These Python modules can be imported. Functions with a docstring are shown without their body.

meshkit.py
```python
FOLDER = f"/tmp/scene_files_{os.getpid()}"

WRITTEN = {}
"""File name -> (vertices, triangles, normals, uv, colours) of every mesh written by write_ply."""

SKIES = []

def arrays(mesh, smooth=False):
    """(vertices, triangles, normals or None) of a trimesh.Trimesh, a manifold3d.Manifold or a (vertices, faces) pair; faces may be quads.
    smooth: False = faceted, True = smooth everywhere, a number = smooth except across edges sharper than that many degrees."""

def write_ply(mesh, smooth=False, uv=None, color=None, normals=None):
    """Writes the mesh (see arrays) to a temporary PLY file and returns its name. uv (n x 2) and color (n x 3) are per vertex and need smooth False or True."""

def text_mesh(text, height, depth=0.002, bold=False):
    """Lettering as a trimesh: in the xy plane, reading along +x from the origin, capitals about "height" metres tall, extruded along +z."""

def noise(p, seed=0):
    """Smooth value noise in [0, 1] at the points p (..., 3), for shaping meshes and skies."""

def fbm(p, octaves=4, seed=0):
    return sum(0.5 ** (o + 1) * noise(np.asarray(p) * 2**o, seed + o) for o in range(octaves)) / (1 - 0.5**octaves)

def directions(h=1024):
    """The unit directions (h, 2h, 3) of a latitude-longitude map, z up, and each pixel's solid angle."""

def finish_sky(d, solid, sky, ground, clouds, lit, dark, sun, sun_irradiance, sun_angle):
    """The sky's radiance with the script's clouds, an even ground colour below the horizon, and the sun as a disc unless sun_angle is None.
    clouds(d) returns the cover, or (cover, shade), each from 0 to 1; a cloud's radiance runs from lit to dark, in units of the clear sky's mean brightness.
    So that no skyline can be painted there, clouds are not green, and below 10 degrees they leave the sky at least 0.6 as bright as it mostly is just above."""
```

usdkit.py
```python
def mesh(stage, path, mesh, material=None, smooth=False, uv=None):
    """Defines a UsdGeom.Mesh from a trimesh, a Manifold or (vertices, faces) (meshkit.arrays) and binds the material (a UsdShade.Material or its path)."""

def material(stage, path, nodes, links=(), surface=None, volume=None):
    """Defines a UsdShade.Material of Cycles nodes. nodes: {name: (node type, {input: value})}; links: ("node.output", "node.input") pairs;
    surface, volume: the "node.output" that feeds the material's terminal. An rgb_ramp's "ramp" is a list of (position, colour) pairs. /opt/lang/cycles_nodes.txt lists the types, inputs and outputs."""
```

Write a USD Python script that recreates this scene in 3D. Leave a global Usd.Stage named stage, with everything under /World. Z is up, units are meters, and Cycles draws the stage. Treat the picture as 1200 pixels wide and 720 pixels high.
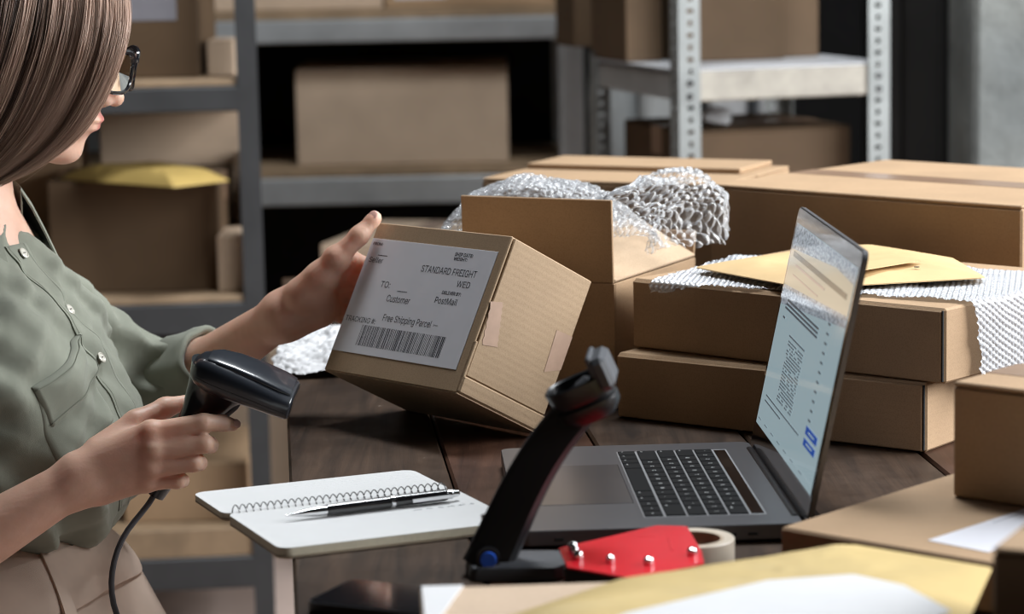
import math, random
import numpy as np, trimesh, manifold3d, usdkit, meshkit
import shapely.geometry as sg
from shapely import affinity
from pxr import Usd, UsdGeom, UsdLux, UsdShade, Gf, Sdf, Vt

stage = Usd.Stage.CreateInMemory()
UsdGeom.SetStageUpAxis(stage, 'Z'); UsdGeom.SetStageMetersPerUnit(stage, 1.0)
UsdGeom.Xform.Define(stage, '/World'); UsdGeom.Scope.Define(stage, '/World/Looks')
random.seed(7); RNG = np.random.default_rng(7)
mat = usdkit.material
V = lambda *a: np.array(a, float)

# ------------------------------------------------------------------ camera
PITCH, ROLL, FPX = .1482, -.0199, 3112.2
fw = V(0, math.cos(PITCH), -math.sin(PITCH)); up0 = V(0, math.sin(PITCH), math.cos(PITCH)); rt0 = V(1, 0, 0)
rt = math.cos(ROLL)*rt0 + math.sin(ROLL)*up0; up = -math.sin(ROLL)*rt0 + math.cos(ROLL)*up0
cam = UsdGeom.Camera.Define(stage, '/World/camera')
cam.AddTransformOp().Set(Gf.Matrix4d(*rt, 0, *up, 0, *(-fw), 0, 0, 0, 1.28, 1))
cam.CreateHorizontalApertureAttr(36.0); cam.CreateVerticalApertureAttr(21.6)
cam.CreateFocalLengthAttr(FPX/1200*36); cam.CreateFStopAttr(5.6); cam.CreateFocusDistanceAttr(2.62)
cam.CreateClippingRangeAttr((0.05, 200)); cam.CreateExposureAttr(0.0)

# ------------------------------------------------------------------ light: daylight from tall windows on the right, added overhead area light, dim room
def rect(name, pos, target, w, h, inten, col):
    l = UsdLux.RectLight.Define(stage, '/World/' + name); pos = V(*pos); z = pos - V(*target); z /= np.linalg.norm(z)
    x = np.cross(V(0, 0, 1), z); x = V(1, 0, 0) if np.linalg.norm(x) < 1e-3 else x/np.linalg.norm(x); y = np.cross(z, x)
    l.AddTransformOp().Set(Gf.Matrix4d(*x, 0, *y, 0, *z, 0, *pos, 1))
    l.CreateWidthAttr(w); l.CreateHeightAttr(h); l.CreateIntensityAttr(inten); l.CreateColorAttr(Gf.Vec3f(*col)); return l
rect('window_light', (2.9, 2.7, 2.1), (0.0, 2.7, 1.0), 2.8, 1.9, 16.5, (.95, .975, 1.0))
rect('added_top_light', (.25, 3.6, 3.7), (.15, 3.05, .8), 1.0, .8, 42.0, (.92, .965, 1.0))  # added overhead area light
dome = UsdLux.DomeLight.Define(stage, '/World/sky'); dome.CreateIntensityAttr(1.0)
mat(stage, '/World/Looks/sky_look', {'b': ('background_shader', {'color': (.95, .97, 1.0), 'strength': .010})}, surface='b.background')
UsdShade.MaterialBindingAPI.Apply(dome.GetPrim()).Bind(UsdShade.Material.Get(stage, '/World/Looks/sky_look'))

# ------------------------------------------------------------------ helpers
used = {}
def path(name, parent):
    base = '/World' if parent is None else str(parent.GetPath())
    n = used.get((base, name), 0); used[(base, name)] = n + 1
    return f'{base}/{name}' + (f'_{n:03d}' if n else '')
def tag(p, label, cat=None, group=None, kind=None):
    for k, v in (('label', label), ('category', cat), ('group', group), ('kind', kind)):
        if v: p.SetCustomDataByKey(k, v)
    return p
def thing(name, label, cat, loc=(0, 0, 0), yaw=0, group=None, R=None, kind=None):
    x = UsdGeom.Xform.Define(stage, path(name, None)); m = np.eye(3)
    if R is not None: m = np.asarray(R)
    elif yaw: m = V([math.cos(yaw), -math.sin(yaw), 0], [math.sin(yaw), math.cos(yaw), 0], [0, 0, 1])
    x.AddTransformOp().Set(Gf.Matrix4d(*m[:, 0], 0, *m[:, 1], 0, *m[:, 2], 0, *map(float, loc), 1))
    return tag(x.GetPrim(), label, cat, group, kind)
def obj(name, m, material, parent=None, smooth=35, label=None, kind=None):
    p = usdkit.mesh(stage, path(name, parent), m, LOOK[material], smooth=smooth).GetPrim()
    return tag(p, label, kind=kind)
def copy_of(src, loc, yaw=0, label=None, R=None):
    was = src.GetCustomData(); nm = src.GetName()
    r = thing(nm, label or was['label'], was['category'], loc, yaw, was.get('group'), R)
    r.GetReferences().AddInternalReference(src.GetPath()); r.SetInstanceable(True); return r
def cat(*ms): return trimesh.util.concatenate([m for m in ms if m is not None])
def rbox(x0, x1, y0, y1, z0, z1, r=.0015):
    r = min(r, (x1-x0)*.45, (y1-y0)*.45, (z1-z0)*.45); P = []
    lo, hi = V(x0, y0, z0), V(x1, y1, z1)
    for i in np.ndindex(2, 2, 2):
        c = np.where(i, hi, lo); s = np.where(i, -1, 1)
        for k in range(3):
            q = c + s*r; q[k] = c[k]; P.append(q)
    return trimesh.convex.convex_hull(np.array(P))
def xf(m, R=None, t=(0, 0, 0)):
    m = m.copy(); M = np.eye(4)
    if R is not None: M[:3, :3] = R
    M[:3, 3] = t; m.apply_transform(M); return m
def rotx(a): return V([1, 0, 0], [0, math.cos(a), -math.sin(a)], [0, math.sin(a), math.cos(a)])
def roty(a): return V([math.cos(a), 0, math.sin(a)], [0, 1, 0], [-math.sin(a), 0, math.cos(a)])
def rotz(a): return V([math.cos(a), -math.sin(a), 0], [math.sin(a), math.cos(a), 0], [0, 0, 1])
def frame(d):
    d = d/np.linalg.norm(d); a = V(0, 0, 1) if abs(d[2]) < .9 else V(1, 0, 0)
    x = np.cross(a, d); x /= np.linalg.norm(x); return x, np.cross(d, x), d
def loft(rings, cap=True):
    """closed rings (k, n, 3) joined into one skin"""
    rings = np.asarray(rings, float); k, n, _ = rings.shape
    v = rings.reshape(-1, 3); i = np.arange(n); j = (i+1) % n; f = []
    for a in range(k-1):
        p, q = a*n, (a+1)*n
        f += [np.c_[p+i, p+j, q+j], np.c_[p+i, q+j, q+i]]
    if cap:
        v = np.vstack([v, rings[0].mean(0), rings[-1].mean(0)]); c0, c1 = k*n, k*n+1
        f += [np.c_[np.full(n, c0), j, i], np.c_[np.full(n, c1), (k-1)*n+i, (k-1)*n+j]]
    m = trimesh.Trimesh(v, np.vstack(f), process=False)
    if m.volume < 0: m.invert()
    return m
def tube(pts, r, n=10, cap=True, closed=False):
    pts = np.asarray(pts, float); r = np.broadcast_to(r, len(pts))
    T = np.gradient(pts, axis=0); T /= np.linalg.norm(T, axis=1)[:, None]
    x, y, _ = frame(T[0]); rings = []; a = np.linspace(0, 2*np.pi, n, endpoint=False)
    for p, t, q in zip(pts, T, r):
        x = x - t*(x@t); x /= np.linalg.norm(x); y = np.cross(t, x)
        rings.append(p + q*(np.cos(a)[:, None]*x + np.sin(a)[:, None]*y))
    return loft(rings, cap)
def lathe(prof, n=32):
    """profile [(r, z)] turned about z; ends on the axis close it"""
    a = np.linspace(0, 2*np.pi, n, endpoint=False)
    return loft([np.c_[max(r, 1e-5)*np.cos(a), max(r, 1e-5)*np.sin(a), np.full(n, z)] for r, z in prof])
def cyl(p0, p1, r0, r1=None, n=20): return tube([p0, p1], [r0, r0 if r1 is None else r1], n)
def prism(poly, h, z0=0):
    poly = poly if isinstance(poly, sg.Polygon) else sg.Polygon(poly)
    m = trimesh.creation.extrude_polygon(poly, h, engine='earcut'); m.apply_translation([0, 0, z0]); return m
def spline(P, n=40):
    from scipy.interpolate import CubicSpline
    P = np.asarray(P, float); s = np.r_[0, np.cumsum(np.linalg.norm(np.diff(P[:, :3], axis=0), axis=1))]
    return CubicSpline(s, P)(np.linspace(0, s[-1], n))
def grid_mesh(P):
    """P (a, b, 3) -> open sheet"""
    a, b, _ = P.shape; i = np.arange(a*b).reshape(a, b)
    f = np.vstack([np.c_[i[:-1, :-1].ravel(), i[1:, :-1].ravel(), i[1:, 1:].ravel()], np.c_[i[:-1, :-1].ravel(), i[1:, 1:].ravel(), i[:-1, 1:].ravel()]])
    return trimesh.Trimesh(P.reshape(-1, 3), f, process=False)
def slab(P, N, t):
    """sheet of points P (a, b, 3) given thickness t along -N: closed"""
    a, b, _ = P.shape; top = grid_mesh(P); bot = grid_mesh(P - N*t); bot.invert(); n = a*b
    i = np.arange(n).reshape(a, b); rim = np.r_[i[0, :-1], i[:-1, -1], i[-1, :0:-1], i[:0:-1, 0]]; r2 = np.roll(rim, -1)
    f = np.vstack([top.faces, bot.faces+n, np.c_[rim, r2, r2+n], np.c_[rim, r2+n, rim+n]])
    return trimesh.Trimesh(np.vstack([top.vertices, bot.vertices]), f, process=False)
def sheet_normals(P):
    N = np.cross(np.gradient(P, axis=0), np.gradient(P, axis=1)); return N/np.maximum(np.linalg.norm(N, axis=-1, keepdims=True), 1e-12)
def text(s, h, width=None, depth=.0002, bold=False):
    m = meshkit.text_mesh(s, h, depth, bold)
    if width: m.apply_scale([width/m.extents[0], 1, 1]); m.apply_translation([-m.bounds[0][0], 0, 0])
    return m

# ------------------------------------------------------------------ materials
LOOK = {}
def simple(name, col, rough=.5, metallic=0., spec=.5, var=.12, scale=30, bump=0., bscale=300, coat=0., extra=None, sub=0., subcol=None):
    """base colour that wanders a little with a noise, and a fine relief"""
    c0, c1 = tuple(c*(1-var) for c in col), tuple(min(1, c*(1+var)) for c in col)
    nodes = {'g': ('geometry', {}), 'n': ('noise_texture', {'scale': scale, 'detail': 4.0, 'roughness': .6}), 'r': ('rgb_ramp', {'ramp': [(.3, c0), (.7, c1)]}),
             'p': ('principled_bsdf', {'roughness': rough, 'metallic': metallic, 'specular_ior_level': spec, 'coat_weight': coat, 'coat_roughness': .1, **(extra or {})})}
    links = [('g.position', 'n.vector'), ('n.fac', 'r.fac'), ('r.color', 'p.base_color')]
    if sub: nodes['p'][1].update({'subsurface_weight': sub, 'subsurface_radius': (1, .35, .2), 'subsurface_scale': .006})
    if bump:
        nodes['n2'] = ('noise_texture', {'scale': bscale, 'detail': 3.0}); nodes['b'] = ('bump', {'strength': bump, 'distance': .001})
        links += [('g.position', 'n2.vector'), ('n2.fac', 'b.height'), ('b.normal', 'p.normal')]
    LOOK[name] = mat(stage, '/World/Looks/' + name, nodes, links, surface='p.BSDF')
def kraft(name, col, axis=(0, 0, 1), pitch=.0065, amp=.35, tone=.06):
    """corrugated board: fibre flecks, faint flute lines across the given world axis"""
    c = np.array(col)
    nodes = {'g': ('geometry', {}), 'n': ('noise_texture', {'scale': 9.0, 'detail': 3.0}), 'f': ('noise_texture', {'scale': 700.0, 'detail': 2.0}),
             'r': ('rgb_ramp', {'ramp': [(.3, tuple(c*.90)), (.7, tuple(c*1.08))]}), 'r2': ('rgb_ramp', {'ramp': [(.35, (.80, .78, .74)), (.55, (1, 1, 1))]}),
             'mx': ('mix', {'mix_type': 'multiply', 'fac': .6}), 'mx2': ('mix', {'mix_type': 'multiply', 'fac': 1.0}),
             'd': ('vector_math', {'math_type': 'dot_product', 'vector2': tuple(axis)}), 's': ('math', {'math_type': 'multiply', 'value2': 2*math.pi/pitch}), 'w': ('math', {'math_type': 'sine'}),
             'lr': ('rgb_ramp', {'ramp': [(0, (1-tone,)*3), (1, (1, 1, 1))]}), 'mr': ('map_range', {'from_min': -1.0, 'from_max': 1.0}),
             'a': ('math', {'math_type': 'multiply_add', 'value2': .5}), 'b': ('bump', {'strength': amp, 'distance': .0006}),
             'p': ('principled_bsdf', {'roughness': .72, 'specular_ior_level': .25})}
    links = [('g.position', 'n.vector'), ('g.position', 'f.vector'), ('n.fac', 'r.fac'), ('f.fac', 'r2.fac'), ('r.color', 'mx.color1'), ('r2.color', 'mx.color2'),
             ('g.position', 'd.vector1'), ('d.value', 's.value1'), ('s.value', 'w.value1'), ('w.value', 'mr.value'), ('mr.result', 'lr.fac'), ('mx.color', 'mx2.color1'), ('lr.color', 'mx2.color2'),
             ('mx2.color', 'p.base_color'), ('w.value', 'a.value1'), ('f.fac', 'a.value3'), ('a.value', 'b.height'), ('b.normal', 'p.normal')]
    LOOK[name] = mat(stage, '/World/Looks/' + name, nodes, links, surface='p.BSDF')
KC = V(.405, .272, .164)
kraft('kraft', KC, amp=.05, tone=.012); kraft('kraft_pale', (.54, .41, .30), amp=.1, tone=.02); kraft('kraft_brown_shade', (.105, .066, .037), amp=.1, tone=.02); kraft('kraft_inner', (.46, .335, .225), amp=.1, tone=.02)  # brown board darkened to stand in for shade on the rack cartons
simple('kraft_edge', (.33, .225, .14), .9, var=.2, scale=300)
simple('tape_paper', (.40, .265, .19), .45, var=.08, scale=60); simple('tape_brown', (.30, .19, .125), .22, var=.06)
simple('white_paper', (.62, .62, .63), .65, var=.02, bump=.15, bscale=500)
simple('label_paper', (.68, .68, .73), .5, var=.02)
simple('ink', (.05, .05, .065), .6, var=0); simple('ink_grey', (.30, .30, .33), .6, var=0)
simple('manila', (.62, .43, .21), .55, var=.06, scale=14, bump=.25, bscale=700); simple('manila_yellow', (.54, .40, .165), .5, var=.06, scale=14, bump=.2, bscale=600)
simple('label_grey', (.22, .215, .24), .6, var=.05); simple('manila_dark', (.46, .32, .10), .5, var=.06, scale=14, bump=.2, bscale=600); simple('manila_inner', (.40, .20, .07), .7)
simple('aluminium_dark', (.17, .168, .178), .38, metallic=.85, var=.03, bump=.04, bscale=2500); simple('trackpad_grey', (.20, .198, .21), .28, metallic=.8, var=.02)
simple('black_plastic', (.012, .012, .014), .35, var=.1); simple('black_gloss', (.010, .010, .012), .12, var=0, coat=.6); simple('key_black', (.008, .008, .009), .7, spec=.15, var=.1)
simple('legend_white', (.75, .75, .75), .6, var=0); simple('lid_black', (.008, .008, .010), .07, var=0, coat=1.0)  # key legends: plain white print, no emission
simple('rubber_grey', (.055, .058, .066), .55, var=.1); simple('gun_plastic', (.016, .019, .025), .30, var=.1, coat=.5); simple('gun_black', (.010, .012, .015), .22, var=.1, coat=.4)
simple('blue_plastic', (.02, .10, .55), .3, var=0)
simple('red_paint', (.60, .008, .018), .38, spec=.3, var=.06, coat=.15); simple('chrome', (.78, .78, .80), .12, metallic=1, var=.02); simple('steel_dull', (.45, .46, .47), .4, metallic=.9, var=.1)
simple('tape_cream', (.62, .54, .44), .35, var=.05); simple('tape_core', (.42, .33, .24), .8)
simple('pen_black', (.008, .008, .009), .12, var=0, coat=1.0)
simple('rack_dark', (.045, .046, .048), .55, metallic=.2, var=.15, scale=12, bump=.1); simple('rack_grey', (.46, .48, .49), .42, metallic=.55, var=.14, scale=9, bump=.1); simple('rack_pale', (.26, .275, .27), .5, metallic=.3, var=.14, scale=14, bump=.1)
simple('beam_pale', (.33, .305, .26), .6, var=.22, scale=16); simple('steel_light', (.46, .465, .48), .45, metallic=.2, var=.05); simple('key_gap_glow', (.30, .30, .31), .5, var=.02); simple('hole_dark', (.01, .01, .01), .9, var=0)
simple('board_wood', (.27, .185, .11), .65, var=.2, scale=18); simple('board_pale', (.44, .35, .26), .65, var=.15, scale=16)
simple('concrete_floor', (.50, .39, .34), .6, var=.12, scale=3); simple('shade_black', (.012, .011, .011), .9, var=.2); simple('locker_dark', (.015, .0145, .014), .45, var=.3, scale=5)  # near-black wall and panel colour carries the shade behind the racks
simple('pane_white', (.78, .80, .82), .4, var=.03); simple('plastic_drum', (.50, .52, .52), .35, var=.1, scale=8); simple('paper_brown', (.50, .38, .27), .8)
simple('frame_white', (.7, .7, .7), .5)
LOOK['plaster'] = mat(stage, '/World/Looks/plaster', {
    'g': ('geometry', {}), 'n': ('noise_texture', {'scale': 7.0, 'detail': 8.0, 'roughness': .65}), 'm': ('noise_texture', {'scale': 2.2, 'detail': 4.0}),
    'r': ('rgb_ramp', {'ramp': [(.3, (.125, .132, .124)), (.7, (.235, .245, .230))]}), 'r2': ('rgb_ramp', {'ramp': [(.35, (.82, .86, .92)), (.6, (1, 1, 1))]}), 'x': ('mix', {'mix_type': 'multiply', 'fac': 1.0}),
    'b': ('bump', {'strength': .8, 'distance': .012}), 'p': ('principled_bsdf', {'roughness': .85})},
    [('g.position', 'n.vector'), ('g.position', 'm.vector'), ('n.fac', 'r.fac'), ('m.fac', 'r2.fac'), ('r.color', 'x.color1'), ('r2.color', 'x.color2'), ('x.color', 'p.base_color'), ('n.fac', 'b.height'), ('b.normal', 'p.normal')], surface='p.BSDF')
def wood(name, dark, light, yaw):
    LOOK[name] = mat(stage, '/World/Looks/' + name, {
        'g': ('geometry', {}), 'm': ('mapping', {'rotation': (0, 0, -yaw), 'scale': (26, 1.6, 26)}), 'n': ('noise_texture', {'scale': 1.6, 'detail': 6.0, 'roughness': .65, 'distortion': .6}),
        's': ('noise_texture', {'scale': 5.0, 'detail': 5.0, 'roughness': .7}), 'r': ('rgb_ramp', {'ramp': [(.3, dark), (.72, light)]}), 'r2': ('rgb_ramp', {'ramp': [(.3, (.45, .42, .40)), (.6, (1, 1, 1))]}),
        'x': ('mix', {'mix_type': 'multiply', 'fac': .8}), 'f': ('noise_texture', {'scale': 60.0, 'detail': 4.0, 'roughness': .7}), 'sp': ('rgb_ramp', {'ramp': [(.70, (0, 0, 0)), (.76, (1, 1, 1))]}), 'y': ('mix', {'color2': (.30, .25, .21)}),
        'rr': ('map_range', {'from_min': .3, 'from_max': .7, 'to_min': .38, 'to_max': .62}), 'b': ('bump', {'strength': .35, 'distance': .002}), 'p': ('principled_bsdf', {'specular_ior_level': .2})},
        [('g.position', 'm.vector'), ('m.vector', 'n.vector'), ('g.position', 's.vector'), ('g.position', 'f.vector'), ('n.fac', 'r.fac'), ('s.fac', 'r2.fac'), ('r.color', 'x.color1'), ('r2.color', 'x.color2'),
         ('f.fac', 'sp.fac'), ('sp.color', 'y.fac'), ('x.color', 'y.color1'), ('y.color', 'p.base_color'), ('s.fac', 'rr.value'), ('rr.result', 'p.roughness'), ('n.fac', 'b.height'), ('b.normal', 'p.normal')], surface='p.BSDF')
TY = .088
wood('table_wood', (.020, .012, .008), (.085, .052, .034), TY); wood('table_wood_red', (.035, .015, .009), (.115, .052, .030), TY); wood('table_wood_grey', (.024, .014, .009), (.084, .050, .031), TY)
def film(name, clear, tint, rough, blend=.35):
    """thin plastic film: partly see-through, glossy"""
    LOOK[name] = mat(stage, '/World/Looks/' + name, {'t': ('transparent_bsdf', {'color': (.93, .94, .95)}), 'p': ('principled_bsdf', {'base_color': tint, 'roughness': rough, 'specular_ior_level': 1.0, 'coat_weight': 1.0, 'coat_roughness': .05}),
        'fr': ('layer_weight', {'blend': blend}), 'mm': ('map_range', {'to_min': 1-clear, 'to_max': 1.0}), 'm': ('mix_closure', {})},
        [('fr.facing', 'mm.value'), ('mm.result', 'm.fac'), ('t.BSDF', 'm.closure1'), ('p.BSDF', 'm.closure2')], surface='m.closure')
film('wrap_clear', .90, (.72, .73, .75), .09, .26); film('wrap_white', .35, (.60, .62, .66), .2)
LOOK['lens_glass'] = mat(stage, '/World/Looks/lens_glass', {'t': ('transparent_bsdf', {'color': (.55, .55, .58)}), 'p': ('glossy_bsdf', {'color': (1, 1, 1), 'roughness': .02}), 'f': ('fresnel', {'IOR': 1.5}), 'm': ('mix_closure', {})},
    [('f.fac', 'm.fac'), ('t.BSDF', 'm.closure1'), ('p.BSDF', 'm.closure2')], surface='m.closure')
def glow(name, col, s):
    LOOK[name] = mat(stage, '/World/Looks/' + name, {'p': ('principled_bsdf', {'base_color': (.01, .01, .01), 'roughness': .08, 'emission_color': col, 'emission_strength': s})}, surface='p.BSDF')
glow('screen_page', (.40, .53, .58), .62); glow('screen_ink', (.10, .13, .16), .5); glow('screen_dark', (.13, .12, .09), .6); glow('screen_blue', (.03, .11, .50), .55); glow('ghost_cream', (.60, .55, .42), .55); glow('screen_rose', (.55, .42, .36), .55)
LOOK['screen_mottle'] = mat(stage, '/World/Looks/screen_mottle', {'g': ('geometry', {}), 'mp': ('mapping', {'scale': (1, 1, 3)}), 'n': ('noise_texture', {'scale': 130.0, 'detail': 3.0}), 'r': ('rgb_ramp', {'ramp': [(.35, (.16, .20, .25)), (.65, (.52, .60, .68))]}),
    'p': ('principled_bsdf', {'base_color': (.01, .01, .01), 'roughness': .08, 'emission_strength': .55})}, [('g.position', 'mp.vector'), ('mp.vector', 'n.vector'), ('n.fac', 'r.fac'), ('r.color', 'p.emission_color')], surface='p.BSDF')  # mottled emission imitating a reflection in the screen glass

# ------------------------------------------------------------------ the setting
def struct(name, m, material, parent=None, smooth=35):
    p = obj(name, m, material, parent, smooth)
    if parent is None: p.SetCustomDataByKey('kind', 'structure')
    return p
tag(struct('floor', rbox(-4, 3.2, -.5, 7.2, -.1, 0), 'concrete_floor'), 'pale pinkish concrete warehouse floor')
tag(struct('wall_back', rbox(-4, 3.2, 7.0, 7.2, 0, 4), 'shade_black'), 'back wall of the storeroom, painted near black for its shade')
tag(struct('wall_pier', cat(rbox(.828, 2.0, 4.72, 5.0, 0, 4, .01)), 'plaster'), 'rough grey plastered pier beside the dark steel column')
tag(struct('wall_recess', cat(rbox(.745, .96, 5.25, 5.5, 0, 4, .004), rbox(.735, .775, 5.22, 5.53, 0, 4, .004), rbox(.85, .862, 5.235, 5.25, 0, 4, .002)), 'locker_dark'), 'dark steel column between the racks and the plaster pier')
wr = cat(rbox(2.6, 2.75, .6, 7.0, 0, 1.05), rbox(2.6, 2.75, .6, 7.0, 3.2, 4), rbox(2.6, 2.75, .6, 1.2, 1.05, 3.2), rbox(2.6, 2.75, 4.2, 7.0, 1.05, 3.2))
struct('wall_right', wr, 'plaster')
w1 = thing('window_1', 'tall white framed window in the right wall', None, kind='structure')
for y in (1.2, 2.18, 3.17, 4.15): obj('window_frame', rbox(2.64, 2.70, y, y+.05, 1.05, 3.2), 'frame_white', w1)

# ------------------------------------------------------------------ boxes
def carton(name, label, loc, yaw, w, d, h, group=None, m='kraft', seam='x', tape='tape_brown', tails=(), R=None, flaps=True):
    """closed corrugated carton, origin at its front left lower corner: body, two top flaps meeting in a seam, tape"""
    t = thing(name, label, 'box', loc, yaw, group, R); ft = .0035
    obj('body', rbox(0, w, 0, d, 0, h-ft*1.1 if flaps else h, .0022), m, t)
    if flaps:
        g = .0009
        if seam == 'x': parts = [(.0, w, .0, d/2-g), (.0, w, d/2+g, d)]
        else: parts = [(.0, w/2-g, .0, d), (w/2+g, w, .0, d)]
        for a, b, c, e in parts: obj('flap', rbox(a+.0005, b-.0005, c+.0005, e-.0005, h-ft, h, .0012), m, t)
        if tape:
            tw = .026
            s = rbox(-.0004, w+.0004, d/2-tw, d/2+tw, h-.0001, h+.0004, .0001) if seam == 'x' else rbox(w/2-tw, w/2+tw, -.0004, d+.0004, h-.0001, h+.0004, .0001)
            tl = [s]
            if seam == 'x': tl += [rbox(-.0006, .0001, d/2-tw, d/2+tw, h-.05, h+.0004, .0001), rbox(w-.0001, w+.0006, d/2-tw, d/2+tw, h-.05, h+.0004, .0001)]
            else: tl += [rbox(w/2-tw, w/2+tw, -.0006, .0001, h-.05, h+.0004, .0001), rbox(w/2-tw, w/2+tw, d-.0001, d+.0006, h-.05, h+.0004, .0001)]
            obj('tape', cat(*tl), tape, t)
    return t

# left rack ----------------------------------------------------------
def angle_post(x, y, z0, z1, sx, sy, wdt=.036, pitch=.032, holes=True):
    """perforated L-section upright: two flanges with real holes; flange directions sx, sy"""
    def flange(L):
        p = sg.box(0, z0, L, z1)
        if holes:
            n = int((z1-z0)/pitch)
            hs = [affinity.scale(sg.Point(L*.55, z0+.02+i*pitch).buffer(.0052, 4), 1.25 if i % 2 else .8, .8 if i % 2 else 1.0) for i in range(n)]
            for h in hs: p = p.difference(h)
        return prism(p, .0022)
    a = xf(flange(wdt), rotx(math.pi/2)); a.apply_scale([sx, 1, 1]); a.apply_translation([x, y, 0])
    b = xf(flange(wdt), rotz(math.pi/2)@rotx(math.pi/2)); b.apply_scale([1, sy, 1]); b.apply_translation([x, y, 0])
    for m in (a, b):
        if m.volume < 0: m.invert()
    return cat(a, b)
def shelf(parent, x0, x1, y0, y1, zt, hb, beam, board, bt=.012, bm=None):
    bm = bm or beam
    obj('beam', cat(rbox(x0, x1, y0, y0+.02, zt-hb, zt, .003), rbox(x0, x1, y0+.02, y0+.045, zt-hb, zt-hb+.003)), bm, parent)
    obj('beam', rbox(x0, x1, y1-.02, y1, zt-hb, zt, .003), beam, parent)
    obj('beam', rbox(x0, x0+.02, y0+.02, y1-.02, zt-hb, zt, .003), beam, parent); obj('beam', rbox(x1-.02, x1, y0+.02, y1-.02, zt-hb, zt, .003), beam, parent)
    obj('shelf_board', rbox(x0+.004, x1-.004, y0+.004, y1-.004, zt, zt+bt, .002), board, parent)
lr = thing('storage_rack', 'dark steel storage rack on the left behind the seated person', 'rack', (-.434, 4.6, 0), .10)
LX0, LX1, LY0, LY1 = -1.02, 0, 0, .47
for x, y, sx, sy in ((LX1, LY0, -1, 1), (LX1, LY1, -1, -1), (LX0, LY0, 1, 1), (LX0, LY1, 1, -1)):
    obj('upright', cat(angle_post(x, y, 0, 1.62, sx, sy, .034, .04, False)), 'rack_dark', lr)
shelf(lr, LX0+.003, LX1-.003, LY0-.002, LY1-.02, .990, .044, 'rack_dark', 'board_wood')
shelf(lr, LX0+.003, LX1-.003, LY0-.002, LY1-.02, .612, .055, 'rack_dark', 'board_wood')
shelf(lr, LX0+.003, LX1-.003, LY0-.002, LY1-.02, .157, .058, 'rack_dark', 'board_wood', .052)
shelf(lr, LX0+.003, LX1-.003, LY0-.002, LY1-.02, 1.44, .05, 'rack_dark', 'board_wood')
S1, S2, S3 = 1.0025, .6245, .2095
b = carton('carton', 'brown carton with a grey label on the top shelf of the dark left rack', (-1.03, 4.66, S1), 0, .49, .30, .26, m='kraft_brown_shade')
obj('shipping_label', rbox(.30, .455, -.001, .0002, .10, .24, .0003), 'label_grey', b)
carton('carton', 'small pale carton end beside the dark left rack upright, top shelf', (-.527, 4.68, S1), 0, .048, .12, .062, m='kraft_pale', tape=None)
carton('carton', 'large shade darkened brown carton under the yellow envelope on the left rack', (-.815, 4.66, S2), 0, .30, .26, .20, m='kraft_brown_shade')
carton('carton', 'pale carton standing behind the yellow envelope on the left rack', (-.76, 4.93, S2), 0, .26, .11, .30, m='kraft_pale', tape=None)
carton('carton', 'low brown carton behind the others close under the left rack top shelf', (-1.02, 4.93, S2), 0, .22, .11, .30, m='kraft')
carton('carton', 'brown carton with pale lid on the lowest shelf of the left rack', (-.70, 4.645, S3), 0, .222, .36, .105, m='kraft', tape=None)
carton('carton', 'added low pale block standing in for lit wood at the right end of the left rack middle shelf', (-.517, 4.635, S2), 0, .048, .14, .10, m='kraft_pale', tape=None, flaps=False)  # made-up block, its pale colour stands for brightly lit wood
p = thing('backing_sheet', 'white board sheet leaning at the right end of the left rack', 'board', (-.487, 4.80, S2)); obj('sheet', rbox(0, .008, 0, .17, 0, .23, .001), 'white_paper', p)
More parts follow.
